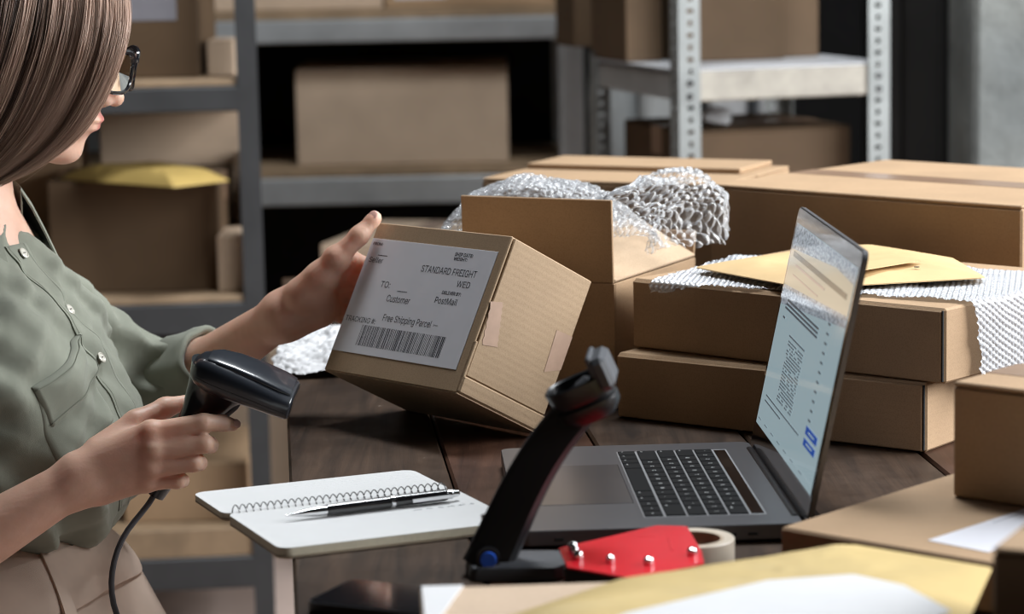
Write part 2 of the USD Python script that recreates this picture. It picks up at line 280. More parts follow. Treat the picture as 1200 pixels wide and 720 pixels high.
def envelope(name, label, loc, yaw, w, d, puff, m, R=None, n=28, curl=None, label2=None, seed=0):
    """puffed paper envelope lying flat: lens-like body, origin at its near left corner"""
    t = thing(name, label, 'envelope', loc, yaw, None, R)
    u, v = np.meshgrid(np.linspace(0, 1, n), np.linspace(0, 1, n), indexing='ij')
    e = np.clip(np.minimum(np.minimum(u, 1-u)*w, np.minimum(v, 1-v)*d)/.05, 0, 1); e = e*(2-e)
    x, y = u*w, v*d; nz = meshkit.fbm(np.stack([x*14+seed, y*14, 0*x], -1), 3, seed)-.5
    base = curl(u, v) if curl else 0*u
    topz = base + .0012 + puff*e*(.75+.5*nz); P = np.stack([x, y, topz], -1); Q = np.stack([x, y, base + 0*u], -1)
    a = grid_mesh(P); c = grid_mesh(Q); c.invert(); k = n*n; i = np.arange(k).reshape(n, n); rim = np.r_[i[0, :-1], i[:-1, -1], i[-1, :0:-1], i[:0:-1, 0]]; r2 = np.roll(rim, -1)
    mm = trimesh.Trimesh(np.vstack([P.reshape(-1, 3), Q.reshape(-1, 3)]), np.vstack([a.faces, c.faces+k, np.c_[rim, r2, r2+k], np.c_[rim, r2+k, rim+k]]), process=False)
    if mm.volume < 0: mm.invert()
    obj('pouch', mm, m, t, 60); return t, (lambda uu, vv: float(np.interp(uu, np.linspace(0, 1, n), [np.interp(vv, np.linspace(0, 1, n), r) for r in topz])))
# middle rack --------------------------------------------------------
mr = thing('storage_rack', 'grey steel storage rack at the back with a large plain carton', 'rack')
MX0, MX1, MY0, MY1 = -.98, .158, 5.6, 6.15
for x, y, sx, sy in ((MX1, MY0, -1, 1), (MX1-.005, MY1, -1, -1), (MX0, MY0, 1, 1), (MX0, MY1, 1, -1)):
    obj('upright', angle_post(x, y, 0, 1.012 if x > 0 else 1.8, sx, sy, .05, .05, False), 'rack_grey', mr)
for zt, hb in ((1.061, .048), (.728, .058), (.30, .055)):
    shelf(mr, MX0+.004, (MX1+.0 if zt > 1 else MX1-.004), MY0-.004, MY1-.01, zt, hb, 'rack_grey', 'board_wood', .020)
obj('dark_back_sheet', rbox(MX0, MX1, MY1+.002, MY1+.006, .05, 1.06), 'shade_black', mr)  # near-black sheet added so the rack interior looks deep in shade
obj('side_panel', rbox(MX0-.006, MX0-.002, MY0, MY1, .05, 1.06), 'shade_black', mr)
MT, MM, ML = 1.0815, .7485, .3205
carton('carton', 'large plain tan carton alone on the middle shelf of the back rack', (-.452, 5.66, MM), .0, .452, .38, .205, m='kraft_pale', tape=None)
carton('carton', 'flat tan carton at the left on the top of the back rack', (-.62, 5.63, MT), 0, .36, .4, .09, m='kraft_pale', tape=None)
b = carton('carton', 'pinkish tan carton with a white label on the top of the back rack', (-.255, 5.64, MT), 0, .37, .4, .12, m='kraft')
obj('shipping_label', rbox(.02, .13, -.001, .0002, .018, .10, .0003), 'white_paper', b)
carton('carton', 'pale carton standing on the floor in front of the back rack', (-.365, 5.05, 0), -.25, .27, .40, .655, m='kraft_pale', seam='y')

carton('carton', 'added pale pinkish box standing in for lit floor between rack upright and table', (-.64, 5.22, 0), 0, .30, .30, .42, m='kraft_pale', tape=None)  # added box, pale to imitate the lit floor in this gap

# right rack ---------------------------------------------------------
RY = .3; rr = thing('storage_rack', 'perforated steel rack on the right beside the dark column', 'rack', (.289, 4.5, 0), RY)
for x, y, sx, sy in ((0, 0, 1, 1), (.39, 0, -1, 1), (0, .46, 1, -1), (.39, .46, -1, -1)):
    obj('upright', angle_post(x, y, 0, 1.75 if y == 0 or x > 0 else 1.02, sx, sy, .039, .0205), 'rack_pale', rr)
    if y == 0: obj('bolt', cat(*[cyl((x+sx*.02, -.0035, z), (x+sx*.02, .003, z), .006, n=10) for z in (.962, .985)]), 'chrome', rr)
obj('beam', rbox(.004, .386, .003, .025, .952, 1.004, .003), 'beam_pale', rr, label='pale scuffed front beam'); obj('beam', rbox(.004, .386, .43, .455, .952, 1.0, .003), 'rack_pale', rr)
for a in (.003, .363): obj('beam', rbox(a, a+.024, .025, .43, .955, 1.0, .003), 'rack_grey', rr)
obj('shelf_board', rbox(.0, .39, .004, .458, 1.004, 1.008, .001), 'steel_light', rr)
obj('shelf_board', rbox(.0, .39, .004, .458, .50, .51, .001), 'rack_pale', rr)
def on_rr(x, y, z): return (.289 + x*math.cos(RY)-y*math.sin(RY), 4.5 + x*math.sin(RY)+y*math.cos(RY), z)
carton('carton', 'olive brown carton on the upper shelf of the perforated rack', on_rr(.085, .19, 1.0085), RY, .19, .24, .26, m='kraft_brown_shade')
carton('carton', 'dark brown carton at the right end of the perforated rack upper shelf', on_rr(.285, .23, 1.0085), RY, .075, .2, .26, m='kraft_brown_shade')
carton('carton', 'orange brown carton behind the perforated left upright of the right rack', on_rr(.0, .26, 1.0085), RY, .07, .19, .26, m='kraft_brown_shade', tape=None)
carton('carton', 'dark carton with a small white tag between the back rack and perforated rack', (.135, 5.30, 1.0085), RY, .10, .12, .26, m='kraft_brown_shade', tape=None)
carton('carton', 'wide brown carton on the lower shelf of the perforated rack', on_rr(.045, .06, .5105), RY, .30, .34, .385, m='kraft_brown_shade')
t = thing('crumpled_film', 'white crumpled plastic on the brown carton inside the perforated rack', 'plastic film', on_rr(.13, .16, .896), RY)
ic = trimesh.creation.icosphere(3, .03); ic.apply_scale([1.1, 1, .55]); ic.vertices *= (1+.5*(meshkit.noise(ic.vertices*70, 3)-.5))[:, None]; ic.apply_translation([0, 0, .016]); obj('film', ic, 'white_paper', t)
for i, (x, y, r, h, lab) in enumerate(((.228, 5.78, .055, .985, 'grey plastic drum behind the rear perforated upright'), (.325, 5.62, .05, .985, 'pale glossy drum just left of the perforated front upright'))):
    t = thing('drum', lab, 'drum', (x, y, 0)); obj('shell', lathe([(0, 0), (r*.92, 0), (r, .02), (r, h*.8), (r*.97, h*.9), (r*.8, h*.98), (0, h)], 28), 'plastic_drum', t); obj('lid', lathe([(0, h), (r*.45, h), (r*.45, h+.02), (0, h+.022)], 20), 'black_plastic', t)

for x, wd, lab in ((.425, .075, 'added white box standing in for a bright pane under the perforated rack upper shelf, wider one'), (.528, .036, 'added narrow white box standing in for a bright pane under the perforated rack upper shelf')):
    t = thing('pane_box', lab, 'bin', (x, 5.55, 0)); obj('shell', cat(rbox(0, wd, 0, .2, 0, .955, .008), rbox(-.004, wd+.004, -.004, .204, .93, .955, .004)), 'pane_white', t)  # white boxes added in place of bright panes behind the rack
# ------------------------------------------------------------------ table
T = .75
tb = thing('work_table', 'dark stained plank work table under the boxes and laptop', 'table', (-.121, 1.4, 0), TY)
TL, PW = 2.5, .1535
for i in range(6):
    zj = (0, -.0006, .0004, -.0003, .0003, 0)[i]
    obj('plank', rbox(i*PW+.001, (i+1)*PW-.001, 0, TL, T-.036, T+min(zj, 0), .0025), ('table_wood_grey', 'table_wood_red', 'table_wood', 'table_wood_grey', 'table_wood_red', 'table_wood')[i], tb)
obj('apron', rbox(.03, .055, .06, TL-.06, T-.12, T-.037), 'table_wood', tb); obj('apron', rbox(6*PW-.055, 6*PW-.03, .06, TL-.06, T-.12, T-.037), 'table_wood', tb)
obj('apron', rbox(.055, 6*PW-.055, .06, .085, T-.12, T-.037), 'table_wood', tb); obj('apron', rbox(.055, 6*PW-.055, TL-.085, TL-.06, T-.12, T-.037), 'table_wood', tb)
for x in (.025, 6*PW-.09):
    for y in (.05, TL-.115): obj('leg', rbox(x, x+.065, y, y+.065, 0, T-.037, .004), 'table_wood', tb)

# large cartons at the back of the table
carton('large_carton', 'largest closed carton on the table, with brown tape, right of the bubble wrap', (.242, 3.188, T+.0005), -.76, .438, .362, .199)
t = carton('large_carton', 'closed carton behind the open carton with the bubble wrap', (-.036, 3.455, T+.0005), -.45, .335, .25, .185, tape=None)
obj('lid_flap', rbox(.004, .31, .13, .25, .1855, .192, .001), 'kraft', t)

# open carton with bubble wrap
BY = -.4605; BW, BD, BH = .181, .2265, .1355
ob = thing('open_carton', 'open carton with a raised dark front flap and bubble wrap spilling out', 'box', (.109-BW*math.cos(BY), 2.790-BW*math.sin(BY), T+.0005), BY)
wl = .0035
obj('front_wall', rbox(0, BW, 0, wl, 0, BH, .0008), 'kraft', ob); obj('back_wall', rbox(0, BW, BD-wl, BD, 0, BH, .0008), 'kraft', ob)
obj('side_wall', rbox(0, wl, wl, BD-wl, 0, BH, .0008), 'kraft', ob); obj('side_wall', rbox(BW-wl, BW, wl, BD-wl, 0, BH, .0008), 'kraft', ob); obj('floor_panel', rbox(wl, BW-wl, wl, BD-wl, 0, wl, .0005), 'kraft', ob)
obj('flap', xf(rbox(.001, BW-.001, 0, wl, 0, .089, .0008), rotx(.03), (0, 0, BH+.0005)), 'kraft', ob)
obj('flap', xf(rbox(.001, BW-.001, -wl, 0, 0, .030, .0008), rotx(-.2), (0, BD, BH+.0005)), 'kraft', ob)
obj('flap', xf(rbox(-.085, 0, .002, BD-.002, 0, wl, .0008), roty(.52), (BW-.001, 0, BH+.0008)), 'kraft_inner', ob)
obj('flap', xf(rbox(-wl, 0, .002, BD-.002, -.085, 0, .0008), roty(.35), (-.001, 0, BH)), 'kraft', ob)

# the two stacked shallow cartons
SY = -.73
def mailer(name, label, loc, yaw, w, d, h, m='kraft'):
    t = thing(name, label, 'box', loc, yaw); g = .0022
    obj('body', rbox(0, w, .003, d, 0, h, .0022), m, t)
    obj('front_panel', rbox(.0015, w-.003, -.0006, .0028, .001, h-.0022, .0012), m, t)
    obj('corner_gap', rbox(w-.003, w-.0014, .0004, .0030, .002, h-.002, .0003), 'hole_dark', t)
    return t
mailer('flat_carton', 'lower of the two stacked shallow cartons behind the laptop', (.108, 2.747, T+.0005), SY+.09, .362, .285, .0685)
t = mailer('flat_carton', 'upper shallow carton of the stack, covered with bubble wrap', (.127, 2.779, T+.0695), SY, .386, .30, .0735)
ST = T+.0695+.0735

# bubble wrap --------------------------------------------------------
def bubbles(U, W, pitch=.0105, h=.0042, seed=1):
    """height of the blister pattern at sheet coordinates (metres)"""
    rw = pitch*.866; out = np.zeros_like(U); r0 = np.floor(W/rw)
    for dr in (-1, 0, 1, 2):
        r = r0+dr; off = (np.mod(r, 2))*pitch/2; c = np.round((U-off)/pitch)*pitch+off
        d2 = ((U-c)**2+(W-r*rw)**2)/(pitch*.44)**2
        out = np.maximum(out, np.sqrt(np.clip(1-d2, 0, 1)))
    return h*np.minimum(out*1.25, 1)
def wrap_sheet(name, label, P, U, W, m, h=.0042, pitch=.0105, loc=(0, 0, 0), yaw=0):
    N = sheet_normals(P); t = thing(name, label, 'bubble wrap', loc, yaw)
    if N[..., 2].mean() < 0 and abs(N[..., 2].mean()) > .2: N = -N
    M = grid_mesh(P + N*bubbles(U, W, pitch, h)[..., None]); obj('bubble_layer', M, m, t, True)
    return t
# sheet lying over the upper carton, draped over its right edge (sheet coordinates in the carton's frame)
nu, nv = 300, 200
s, q = np.meshgrid(np.linspace(0, 1, nu), np.linspace(0, 1, nv), indexing='ij')
fl, fr, bl, br = V(.035, -.017), V(.395+.075, .055), V(-.012, .20), V(.50, .292)
D2 = (1-s)[..., None]*((1-q)[..., None]*fl + q[..., None]*bl) + s[..., None]*((1-q)[..., None]*fr + q[..., None]*br)
rag = meshkit.fbm(np.stack([s*38, q*0, 0*s], -1), 3, 5)-.5; D2[..., 1] += rag*.010*(1-q)**4
rag2 = meshkit.fbm(np.stack([q*30, 0*s, 0*s+9], -1), 3, 6)-.5; D2[..., 0] += rag2*.012*(np.abs(2*s-1)**6)
Uo, Wo = D2[..., 0], D2[..., 1]; wv = (meshkit.fbm(np.stack([Uo*16, Wo*16, 0*s], -1), 3, 11)-.45)
lift = .0012 + .010*np.clip(wv, 0, 1)*np.clip((Wo-.0)/.03, 0, 1)
def bend(e, r=.006):   # distance past an edge -> (sideways, down)
    a = np.clip(e/r, 0, np.pi/2); rest = np.maximum(e - r*np.pi/2, 0)
    return np.where(e > 0, r*np.sin(a), e), np.where(e > 0, r*(1-np.cos(a)) + rest, 0)
ex, dz1 = bend(Uo-.3865); ey, dz2 = bend(-Wo-.001)
X_ = np.where(Uo > .3865, .3865+ex+.002*np.clip(dz1/.02, 0, 1), Uo); Y_ = np.where(Wo < -.001, -.001-ey-.0015, Wo)
wrap_sheet('bubble_wrap', 'silvery bubble wrap sheet draped over the upper shallow carton', np.stack([X_, Y_, .0735+lift-dz1-dz2], -1), Uo, Wo, 'wrap_white', .0017, .0068, (.127, 2.779, T+.0695), SY)
# crumpled wrap in the open carton (carton frame): one piece bulging at the left and back, one tossed over the right flap
def crumple(P, amp, sc, seed):
    d = np.stack([meshkit.fbm(P*sc+17*k, 2, seed+k)-.5 for k in range(3)], -1); rid = np.stack([np.abs(meshkit.fbm(P*sc*2.1+31*k, 3, seed+7+k)-.5) for k in range(3)], -1)
    return P + amp*(d*1.6 - rid*.9)
def patch(ctrl, n, m):
    """smooth sheet through a grid of control points (a, b, 3)"""
    from scipy.interpolate import RectBivariateSpline
    c = np.asarray(ctrl, float); a, b, _ = c.shape; ka, kb = min(3, a-1), min(3, b-1)
    return np.stack([RectBivariateSpline(np.linspace(0, 1, a), np.linspace(0, 1, b), c[..., k], kx=ka, ky=kb)(np.linspace(0, 1, n), np.linspace(0, 1, m)) for k in range(3)], -1)
OX = ob.GetAttribute('xformOp:transform').Get()
n1, m1 = 230, 170
c1 = [[(-.045, .03, .14200000000000002), (-.05, .07, .187), (-.03, .12, .20700000000000002), (.0, .17, .197), (.02, .215, .14200000000000002)], [(-.03, .022, .167), (-.02, .06, .21000000000000002), (.005, .11, .225), (.03, .17, .218), (.04, .21, .162)], [(.02, .02, .17200000000000001), (.035, .06, .218), (.05, .11, .23), (.07, .16, .222), (.085, .21, .162)], [(.075, .018, .162), (.09, .06, .20800000000000002), (.1, .11, .22), (.115, .16, .20400000000000001), (.125, .21, .15200000000000002)], [(.125, .016, .132), (.14, .06, .17800000000000002), (.15, .11, .186), (.155, .16, .17200000000000001), (.16, .2, .132)]]
P = crumple(patch(c1, n1, m1), .020, 17, 3); gu, gw = np.meshgrid(np.linspace(0, .26, n1), np.linspace(0, .22, m1), indexing='ij')
wrap_sheet('bubble_wrap', 'crumpled clear bubble wrap bulging from the left of the open carton', P, gu, gw, 'wrap_clear', .0045, .0115, (OX[3][0], OX[3][1], OX[3][2]), BY)
c2 = [[(0.148, 0.02, 0.213), (0.153, 0.055, 0.226), (0.158, 0.1, 0.234), (0.162, 0.15, 0.23)], [(0.164, 0.016, 0.2), (0.17, 0.06, 0.23), (0.176, 0.11, 0.24), (0.182, 0.16, 0.236)], [(0.18, 0.024, 0.188), (0.19, 0.07, 0.216), (0.197, 0.12, 0.234), (0.205, 0.17, 0.23)], [(0.196, 0.04, 0.186), (0.21, 0.08, 0.198), (0.22, 0.13, 0.214), (0.229, 0.18, 0.213)], [(0.205, 0.06, 0.165), (0.222, 0.1, 0.165), (0.236, 0.15, 0.172), (0.244, 0.19, 0.178)]]
P = crumple(patch(c2, n1, m1), .034, 13, 31); gu, gw = np.meshgrid(np.linspace(0, .20, n1), np.linspace(0, .17, m1), indexing='ij')
wrap_sheet('bubble_wrap', 'crumpled shiny bubble wrap tossed over the right flap of the open carton', P, gu, gw, 'wrap_clear', .0045, .0115, (OX[3][0], OX[3][1], OX[3][2]), BY)
# white crumpled wrap on the table behind the arm
P = patch([[(-.015, 0, .004), (-.01, .10, .018), (0, .2, .024), (.01, .30, .006)], [(.04, -.01, .010), (.045, .10, .026), (.05, .2, .024), (.05, .31, .010)], [(.11, 0, .010), (.11, .10, .024), (.11, .2, .022), (.11, .3, .008)], [(.16, .01, .003), (.16, .1, .010), (.16, .2, .012), (.16, .29, .003)]], 110, 150)
P = crumple(P, .012, 30, 51); P[..., 2] = np.maximum(P[..., 2], .001); gu, gw = np.meshgrid(np.linspace(0, .17, 110), np.linspace(0, .3, 150), indexing='ij')
wrap_sheet('packing_sheet', 'crumpled white foam sheet on the table behind the reaching forearm', P, gu, gw, 'white_paper', .0015, .012, (-.262, 3.025, T), TY)
# manila envelope on the bubble wrap

def pouch(name, label, cat_, poly, z0, puff, m, loc=(0, 0, 0), yaw=0, rings=22, nb=160, seed=0, flat=.0012, tilt=None, crease=.0022):
    """filled paper envelope: a closed skin between its outline on the surface and a puffed upper face"""
    t = thing(name, label, cat_, loc, yaw); pg = sg.Polygon(poly); pg = pg.buffer(-.004).buffer(.004)
    L = pg.exterior; B = np.array([L.interpolate(k/nb, normalized=True).coords[0] for k in range(nb)]); c = np.array(pg.centroid.coords[0])
    s = np.linspace(1, .02, rings); XY = c + s[:, None, None]*(B-c)[None]
    e = np.clip((1-s)/.45, 0, 1); e = e*(2-e); nz = meshkit.fbm(np.concatenate([XY*13+seed, 0*XY[..., :1]], -1), 3, seed)-.5
    cr = meshkit.fbm(np.concatenate([XY*45+seed, 0*XY[..., :1]], -1), 3, seed+5)-.5
    base = z0 + (tilt(XY[..., 0], XY[..., 1]) if tilt else 0*XY[..., 0])
    top = np.concatenate([XY, (base + flat + puff*e[:, None]*(.8+.6*nz) + crease*cr*e[:, None])[..., None]], -1); bot = np.concatenate([XY, base[..., None]], -1)
    mm = loft(np.concatenate([bot[::-1], top])); obj('pouch', mm, m, t, 50); return t
pouch('padded_envelope', 'yellow padded envelope lying on the dark carton of the left rack', 'envelope', [(-.571, 4.50), (-.486, 4.598), (-.66, 4.86), (-.80, 4.69)], S2+.2005, .026, 'manila_dark', seed=5)
en = pouch('manila_envelope', 'manila envelope lying on the bubble wrap behind the laptop screen', 'envelope', [(.044, .052), (.2035, -.002), (.262, .036), (.339, .152), (.23, .262), (.094, .308), (.052, .207)], .0735+.0085, .009, 'manila', (.127, 2.779, T+.0695), SY, seed=3)
fp = np.array([(.205, .034), (.2535, .060), (.262, .150), (.222, .170)]); gx = sg.Polygon(fp)
pp = prism(gx.buffer(-.002).buffer(.002), .0008); pp = pp.subdivide().subdivide(); pv = pp.vertices; pv[:, 2] += .0735+.0190 + .002*np.clip((pv[:, 0]-.20)/.06, 0, 1); pp.vertices = pv
obj('flap', pp, 'manila', en, 50)
obj('clasp_hole', xf(lathe([(0, 0), (.0028, 0), (.0028, .0006), (0, .0006)], 12), None, (.272, .128, .0735+.0178)), 'hole_dark', en)

# ------------------------------------------------------------------ parcel in her hand, resting on its lower rear edge
from scipy.spatial.transform import Rotation
PR = Rotation.from_rotvec([-.4647, .2001, -.845]).as_matrix(); PO = V(-.1986, 2.7441, .8075); PW_, PD, PH = .2174, .1209, .1688
kraft('kraft_parcel', KC*V(1, 1.05, 1.1), tuple(PR[:, 2]), .0072, .12, .03); kraft('kraft_parcel_front', KC*V(.96, 1.0, 1.05), tuple(PR[:, 0]), .0072, .06, .02)
pc = thing('parcel', 'tilted cardboard parcel with a white shipping label, held over the table', 'parcel', PO, R=PR)
obj('body', rbox(0, PW_-.0032, .003, PD, 0, PH, .0016), 'kraft_parcel', pc)
obj('front_panel', rbox(0, PW_-.0012, 0, .0034, .0008, PH-.0004, .0010), 'kraft_parcel_front', pc)
obj('end_panel', rbox(PW_-.0034, PW_, .0045, PD-.0010, .0205, PH-.0012, .0008), 'kraft_parcel', pc)
obj('end_lip', cat(rbox(PW_-.0036, PW_+.0018, .0010, PD+.002, .0012, .0195, .0018), rbox(PW_-.004, PW_+.0006, .0008, .0042, .018, .056, .0006)), 'kraft_parcel', pc)
obj('bottom_edge', cat(rbox(.002, PW_+.0008, .0006, PD+.001, -.0006, .0008, .0003)), 'kraft_edge', pc)
zz = lambda L, n, a: [(x, a*(k % 2)) for k, x in enumerate(np.linspace(0, L, n))]
tp = sg.Polygon([(.0012, .0985), (.0165, .1035)] + [(.0165+(.0125*k/13)+(.0012 if k % 2 else 0), .1035-.043*k/13) for k in range(1, 14)] + [(.0105, .0555)] + [(.0105-.007*k/9-(.0012 if k % 2 else 0), .0555+.040*k/9) for k in range(1, 9)])
obj('tape', xf(prism(tp, .0004), PR.T@PR@V([0, 0, 1], [1, 0, 0], [0, 1, 0]), (PW_, 0, 0)), 'tape_paper', pc)
tp = sg.Polygon([(.0965, .105), (PD-.0012, .1065), (PD-.0012, .070), (.099, .0600)]); obj('tape', xf(prism(tp, .0004), V([0, 0, 1], [1, 0, 0], [0, 1, 0]), (PW_, 0, 0)), 'tape_paper', pc)
FR = V([1, 0, 0], [0, 0, -1], [0, 1, 0])
lb = obj('shipping_label', rbox(.0012, .2052, -.0005, .0004, .0232, .1502, .0002), 'label_paper', pc, label='white shipping label with black print and barcode')
LB = []
def put(s, x, z, h, w, ink='ink', bold=False): LB.append((xf(text(s, h, w, .0001, bold), FR, (x, -.00052, z)), ink))
put('FROM:', .0052, .1430, .0030, .0165, bold=True); put('Seller', .0081, .1236, .0058, .0235); put('SHIP DATE:', .1414, .1410, .0036, .0285, bold=True); put('WEIGHT:', .1418, .1362, .0034, .0215, bold=True)
put('STANDARD FREIGHT', .0975, .1200, .0072, .0875); put('WED', .1605, .1084, .0066, .0205); put('TO:', .0420, .0980, .0066, .0155); put('Customer', .0598, .0834, .0072, .0380)
put('DELIVER BY:', .1427, .0992, .0034, .0300, bold=True); put('PostMail', .1362, .0888, .0066, .0350); put('TRACKING #:', .0050, .0570, .0058, .0505); put('Free Shipping Parcel', .0653, .0622, .0072, .0790); put('>\u2014', .1475, .0640, .0030, .0068)
for x0, x1, z in ((.0195, .0358, .1318), (.0719, .0884, .0955)): LB.append((rbox(x0, x1, -.00062, -.0004, z, z+.0007, .0001), 'ink'))
for a, _ in LB: obj('lettering', a, 'ink', lb, False)
rb = random.Random(4); x = .0368; bars = []
while x < .1730:
    w = rb.choice([.0006, .0006, .0012, .0018]); sl = .0
    bars.append(rbox(x, x+w, -.00062, -.0004, .0322, .0548, .00005)); x += w + rb.choice([.0007, .0007, .0013, .0016])
obj('barcode', cat(*bars), 'ink', lb, False)

# ------------------------------------------------------------------ laptop
lp = thing('laptop', 'open dark grey laptop on the table with its screen lit', 'laptop', (-.0138, 2.5178, T+.0005), .0435)
LW, LD, LT = .349, .2407, .0155
base = sg.box(0, -LW, LD, 0).buffer(-.010).buffer(.010, 8)
def slab_round(pg, z0, z1, r=.0012):
    return loft([np.c_[np.array(q.exterior.coords)[:-1], np.full(len(q.exterior.coords)-1, z)] for q, z in ((affinity.scale(pg, 1-2*r/LD*1.0, 1-2*r/LW), z0), (pg, z0+r), (pg, z1-r*.4), (affinity.scale(pg, 1-r*.6/LD, 1-r*.6/LW), z1))])
obj('base', slab_round(base, .0015, LT, .0016), 'aluminium_dark', lp)
obj('foot', cat(*[xf(lathe([(0, 0), (.006, 0), (.006, .002), (0, .002)], 14), None, (x, y, 0)) for x in (.02, .215) for y in (-.02, -.33)]), 'black_plastic', lp)
obj('trackpad_groove', rbox(.0062, .1058, -.2548, -.0902, LT-.0004, LT+.0001, .0001), 'key_black', lp)
obj('trackpad', rbox(.0068, .1052, -.2542, -.0908, LT-.0003, LT+.0003, .0002), 'trackpad_grey', lp)
obj('keyboard_well', rbox(.1092, .2145, -.3118, -.0345, LT-.0004, LT+.0002, .0001), 'key_gap_glow', lp)  # pale plate colour paints in the backlight glow between keys
obj('hinge', cat(cyl((LD-.003, -.03, LT-.004), (LD-.003, -.32, LT-.004), .0052, n=14)), 'black_plastic', lp)
prt = [rbox(.175+i*.018, .175+i*.018+.009, -LW-.0004, -LW+.001, .006, .0092, .001) for i in range(2)] + [rbox(.03+i*.016, .03+i*.016+.0085, -LW-.0004, -LW+.001, .006, .0092, .001) for i in range(1)]
obj('port', cat(*prt), 'hole_dark', lp); obj('front_notch', rbox(-.0005, .003, -.205, -.145, LT-.0035, LT-.0002, .0004), 'key_black', lp)
rows = [(.1103, .1262, [('fn', 1), ('ctrl', 1), ('opt', 1), ('cmd', 1.25), ('', 5.2), ('cmd', 1.25), ('opt', 1), ('<', 1), ('^', 1), ('>', 1)]),
        (.1286, .1458, [('shift', 2.35)] + [(c, 1) for c in 'ZXCVBNM,./'] + [('shift', 2.35)]), (.1476, .1634, [('caps', 1.8)] + [(c, 1) for c in "ASDFGHJKL;'"] + [('return', 1.8)]),
        (.1653, .1814, [('tab', 1.55)] + [(c, 1) for c in 'QWERTYUIOP[]'] + [('\\', 1)]), (.1834, .1996, [(c, 1) for c in '`1234567890-='] + [('delete', 1.55)])]
RK = rotz(-math.pi/2)
for x0, x1, ks in rows:
    tot = sum(k[1] for k in ks); y = -.0358; u = (.3108-.0358)/tot
    for s, w in ks:
        k = obj('key', rbox(x0, x1, y-w*u+.0011, y-.0011, LT, LT+.0014, .0005), 'key_black', lp)
        if s:
            small = len(s) > 1; h = .0019 if small else .0034; tm = text(s, h, None, .0001, not small)
            ty = (y-.0030) if small else (y-w*u/2+.0012); obj('legend', xf(tm, RK, (x0+(.003 if small else .006), ty, LT+.00135)), 'legend_white', k, False)
        y -= w*u
obj('touch_strip', rbox(.2018, .2128, -.3085, -.040, LT, LT+.0008, .0003), 'black_gloss', lp)
tl = 1.3619; LH = .2365
LM = V([0, math.cos(tl), -math.sin(tl)], [-1, 0, 0], [0, math.sin(tl), math.cos(tl)])     # lid frame: a along the hinge, b up the lid, c towards the user
LP_ = (.2425, 0, LT-.0024)
lid = sg.box(0, -.004, LW, LH).buffer(-.009).buffer(.009, 8)
def on_lid(m): return xf(m, LM, LP_)
ld = obj('lid', on_lid(prism(lid, .0042, -.0048)), 'aluminium_dark', lp)
obj('bezel', on_lid(prism(lid.buffer(-.0012), .0008, -.0006)), 'lid_black', ld)
dsp = obj('display', on_lid(rbox(.0094, .3400, .0241, .2210, .0001, .0004, .0001)), 'screen_page', ld, label='lit display showing a pale page')
def quad(pts, z=.0005): return on_lid(prism(pts, .0001, z))
def bar(a0, a1, b0, b1, z=.0005): return on_lid(rbox(a0, a1, b0, b1, z, z+.0002, .00005))
obj('reflection_band', quad([(.0098, .1420), (.3396, .1690), (.3396, .2206), (.0098, .2206)], .00045), 'screen_mottle', dsp)  # reflection-like mottle of the wrap painted as screen emission
obj('reflection_band', quad([(.0098, .1610), (.3396, .1790), (.3396, .2060), (.25, .2090), (.0098, .1960)], .0006), 'ghost_cream', dsp)  # cream ghost of the envelope, a reflection-like band put into the display
obj('heading_bar', bar(.0265, .3200, .1905, .1955, .0008), 'screen_dark', dsp)
obj('heading_bar', cat(bar(.050, .215, .1835, .1857, .0008), bar(.045, .19, .174, .1755, .0008)), 'screen_rose', dsp)
ln = []
for a0, a1, b in ((.046, .228, .1495), (.044, .228, .1456), (.042, .228, .1418)): ln.append(bar(a0, a1, b, b+.0022, .0008))
ln += [bar(.040, .052, .1325, .1345, .0008), bar(.037, .236, .0552, .0566, .0008), bar(.036, .133, .0500, .0514, .0008), bar(.0935, .184, .1225, .1240, .0008)]
for k in range(11): ln.append(bar(.2660-.0*k, .2780, .1610-.0086*k, .1630-.0086*k, .0008))
rb = random.Random(9)
for r in range(20):
    a = .0955
    while a < .181:
        w = rb.choice([.004, .005, .0065])
        if rb.random() < .85: ln.append(bar(a, min(a+w, .183), .0625+r*.0029, .0640+r*.0029, .0008))
        a += w+.0018
for a in (.02, .06, .10, .14, .18, .22, .27): ln.append(bar(a, a+.016, .0305, .0313, .0008))
obj('page_text', cat(*ln), 'screen_ink', dsp, False)
for b0, b1 in ((.0632, .0705), (.0533, .0597)):
    bt = obj('page_button', bar(.2645, .3235, b0, b1, .0008), 'screen_blue', dsp); obj('button_text', bar(.279, .309, b0+.0028, b0+.0042, .0011), 'screen_page', bt)

# ------------------------------------------------------------------ notebook and pen
NY = math.atan2(2.474-2.391, -.0702+.2754)
nb = thing('notebook', 'open spiral notebook with ruled pages, jutting past the table edge', 'notebook', (-.196, 2.1505, T+.0005), NY+.02)
nw, nd, nt = .216, .152, .0088; sy = .1525
simple('page_white', (.64, .64, .635), .6, var=.01); simple('page_cream', (.66, .60, .46), .7, var=.06, scale=200); simple('page_rule', (.55, .58, .64), .7, var=0); simple('cover_board', (.30, .24, .17), .7)
def page_block(y0, y1, z0, z1, r=.012):
    pg = sg.box(0, y0, nw, y1).buffer(-r).buffer(r, 6); return prism(pg, z1-z0, z0)
obj('cover', page_block(.001, sy-.001, 0, .0018), 'cover_board', nb); obj('page_stack', page_block(.002, sy-.002, .0019, nt-.0004), 'page_cream', nb, label='stack of cream edged pages')
obj('top_page', page_block(.002, sy-.002, nt-.0004, nt), 'page_white', nb)
obj('cover', page_block(sy+.004, sy+.105, 0, .0018), 'cover_board', nb); obj('page_stack', page_block(sy+.005, sy+.104, .0019, .0062), 'page_cream', nb); obj('top_page', page_block(sy+.005, sy+.104, .0062, .0066), 'page_white', nb)
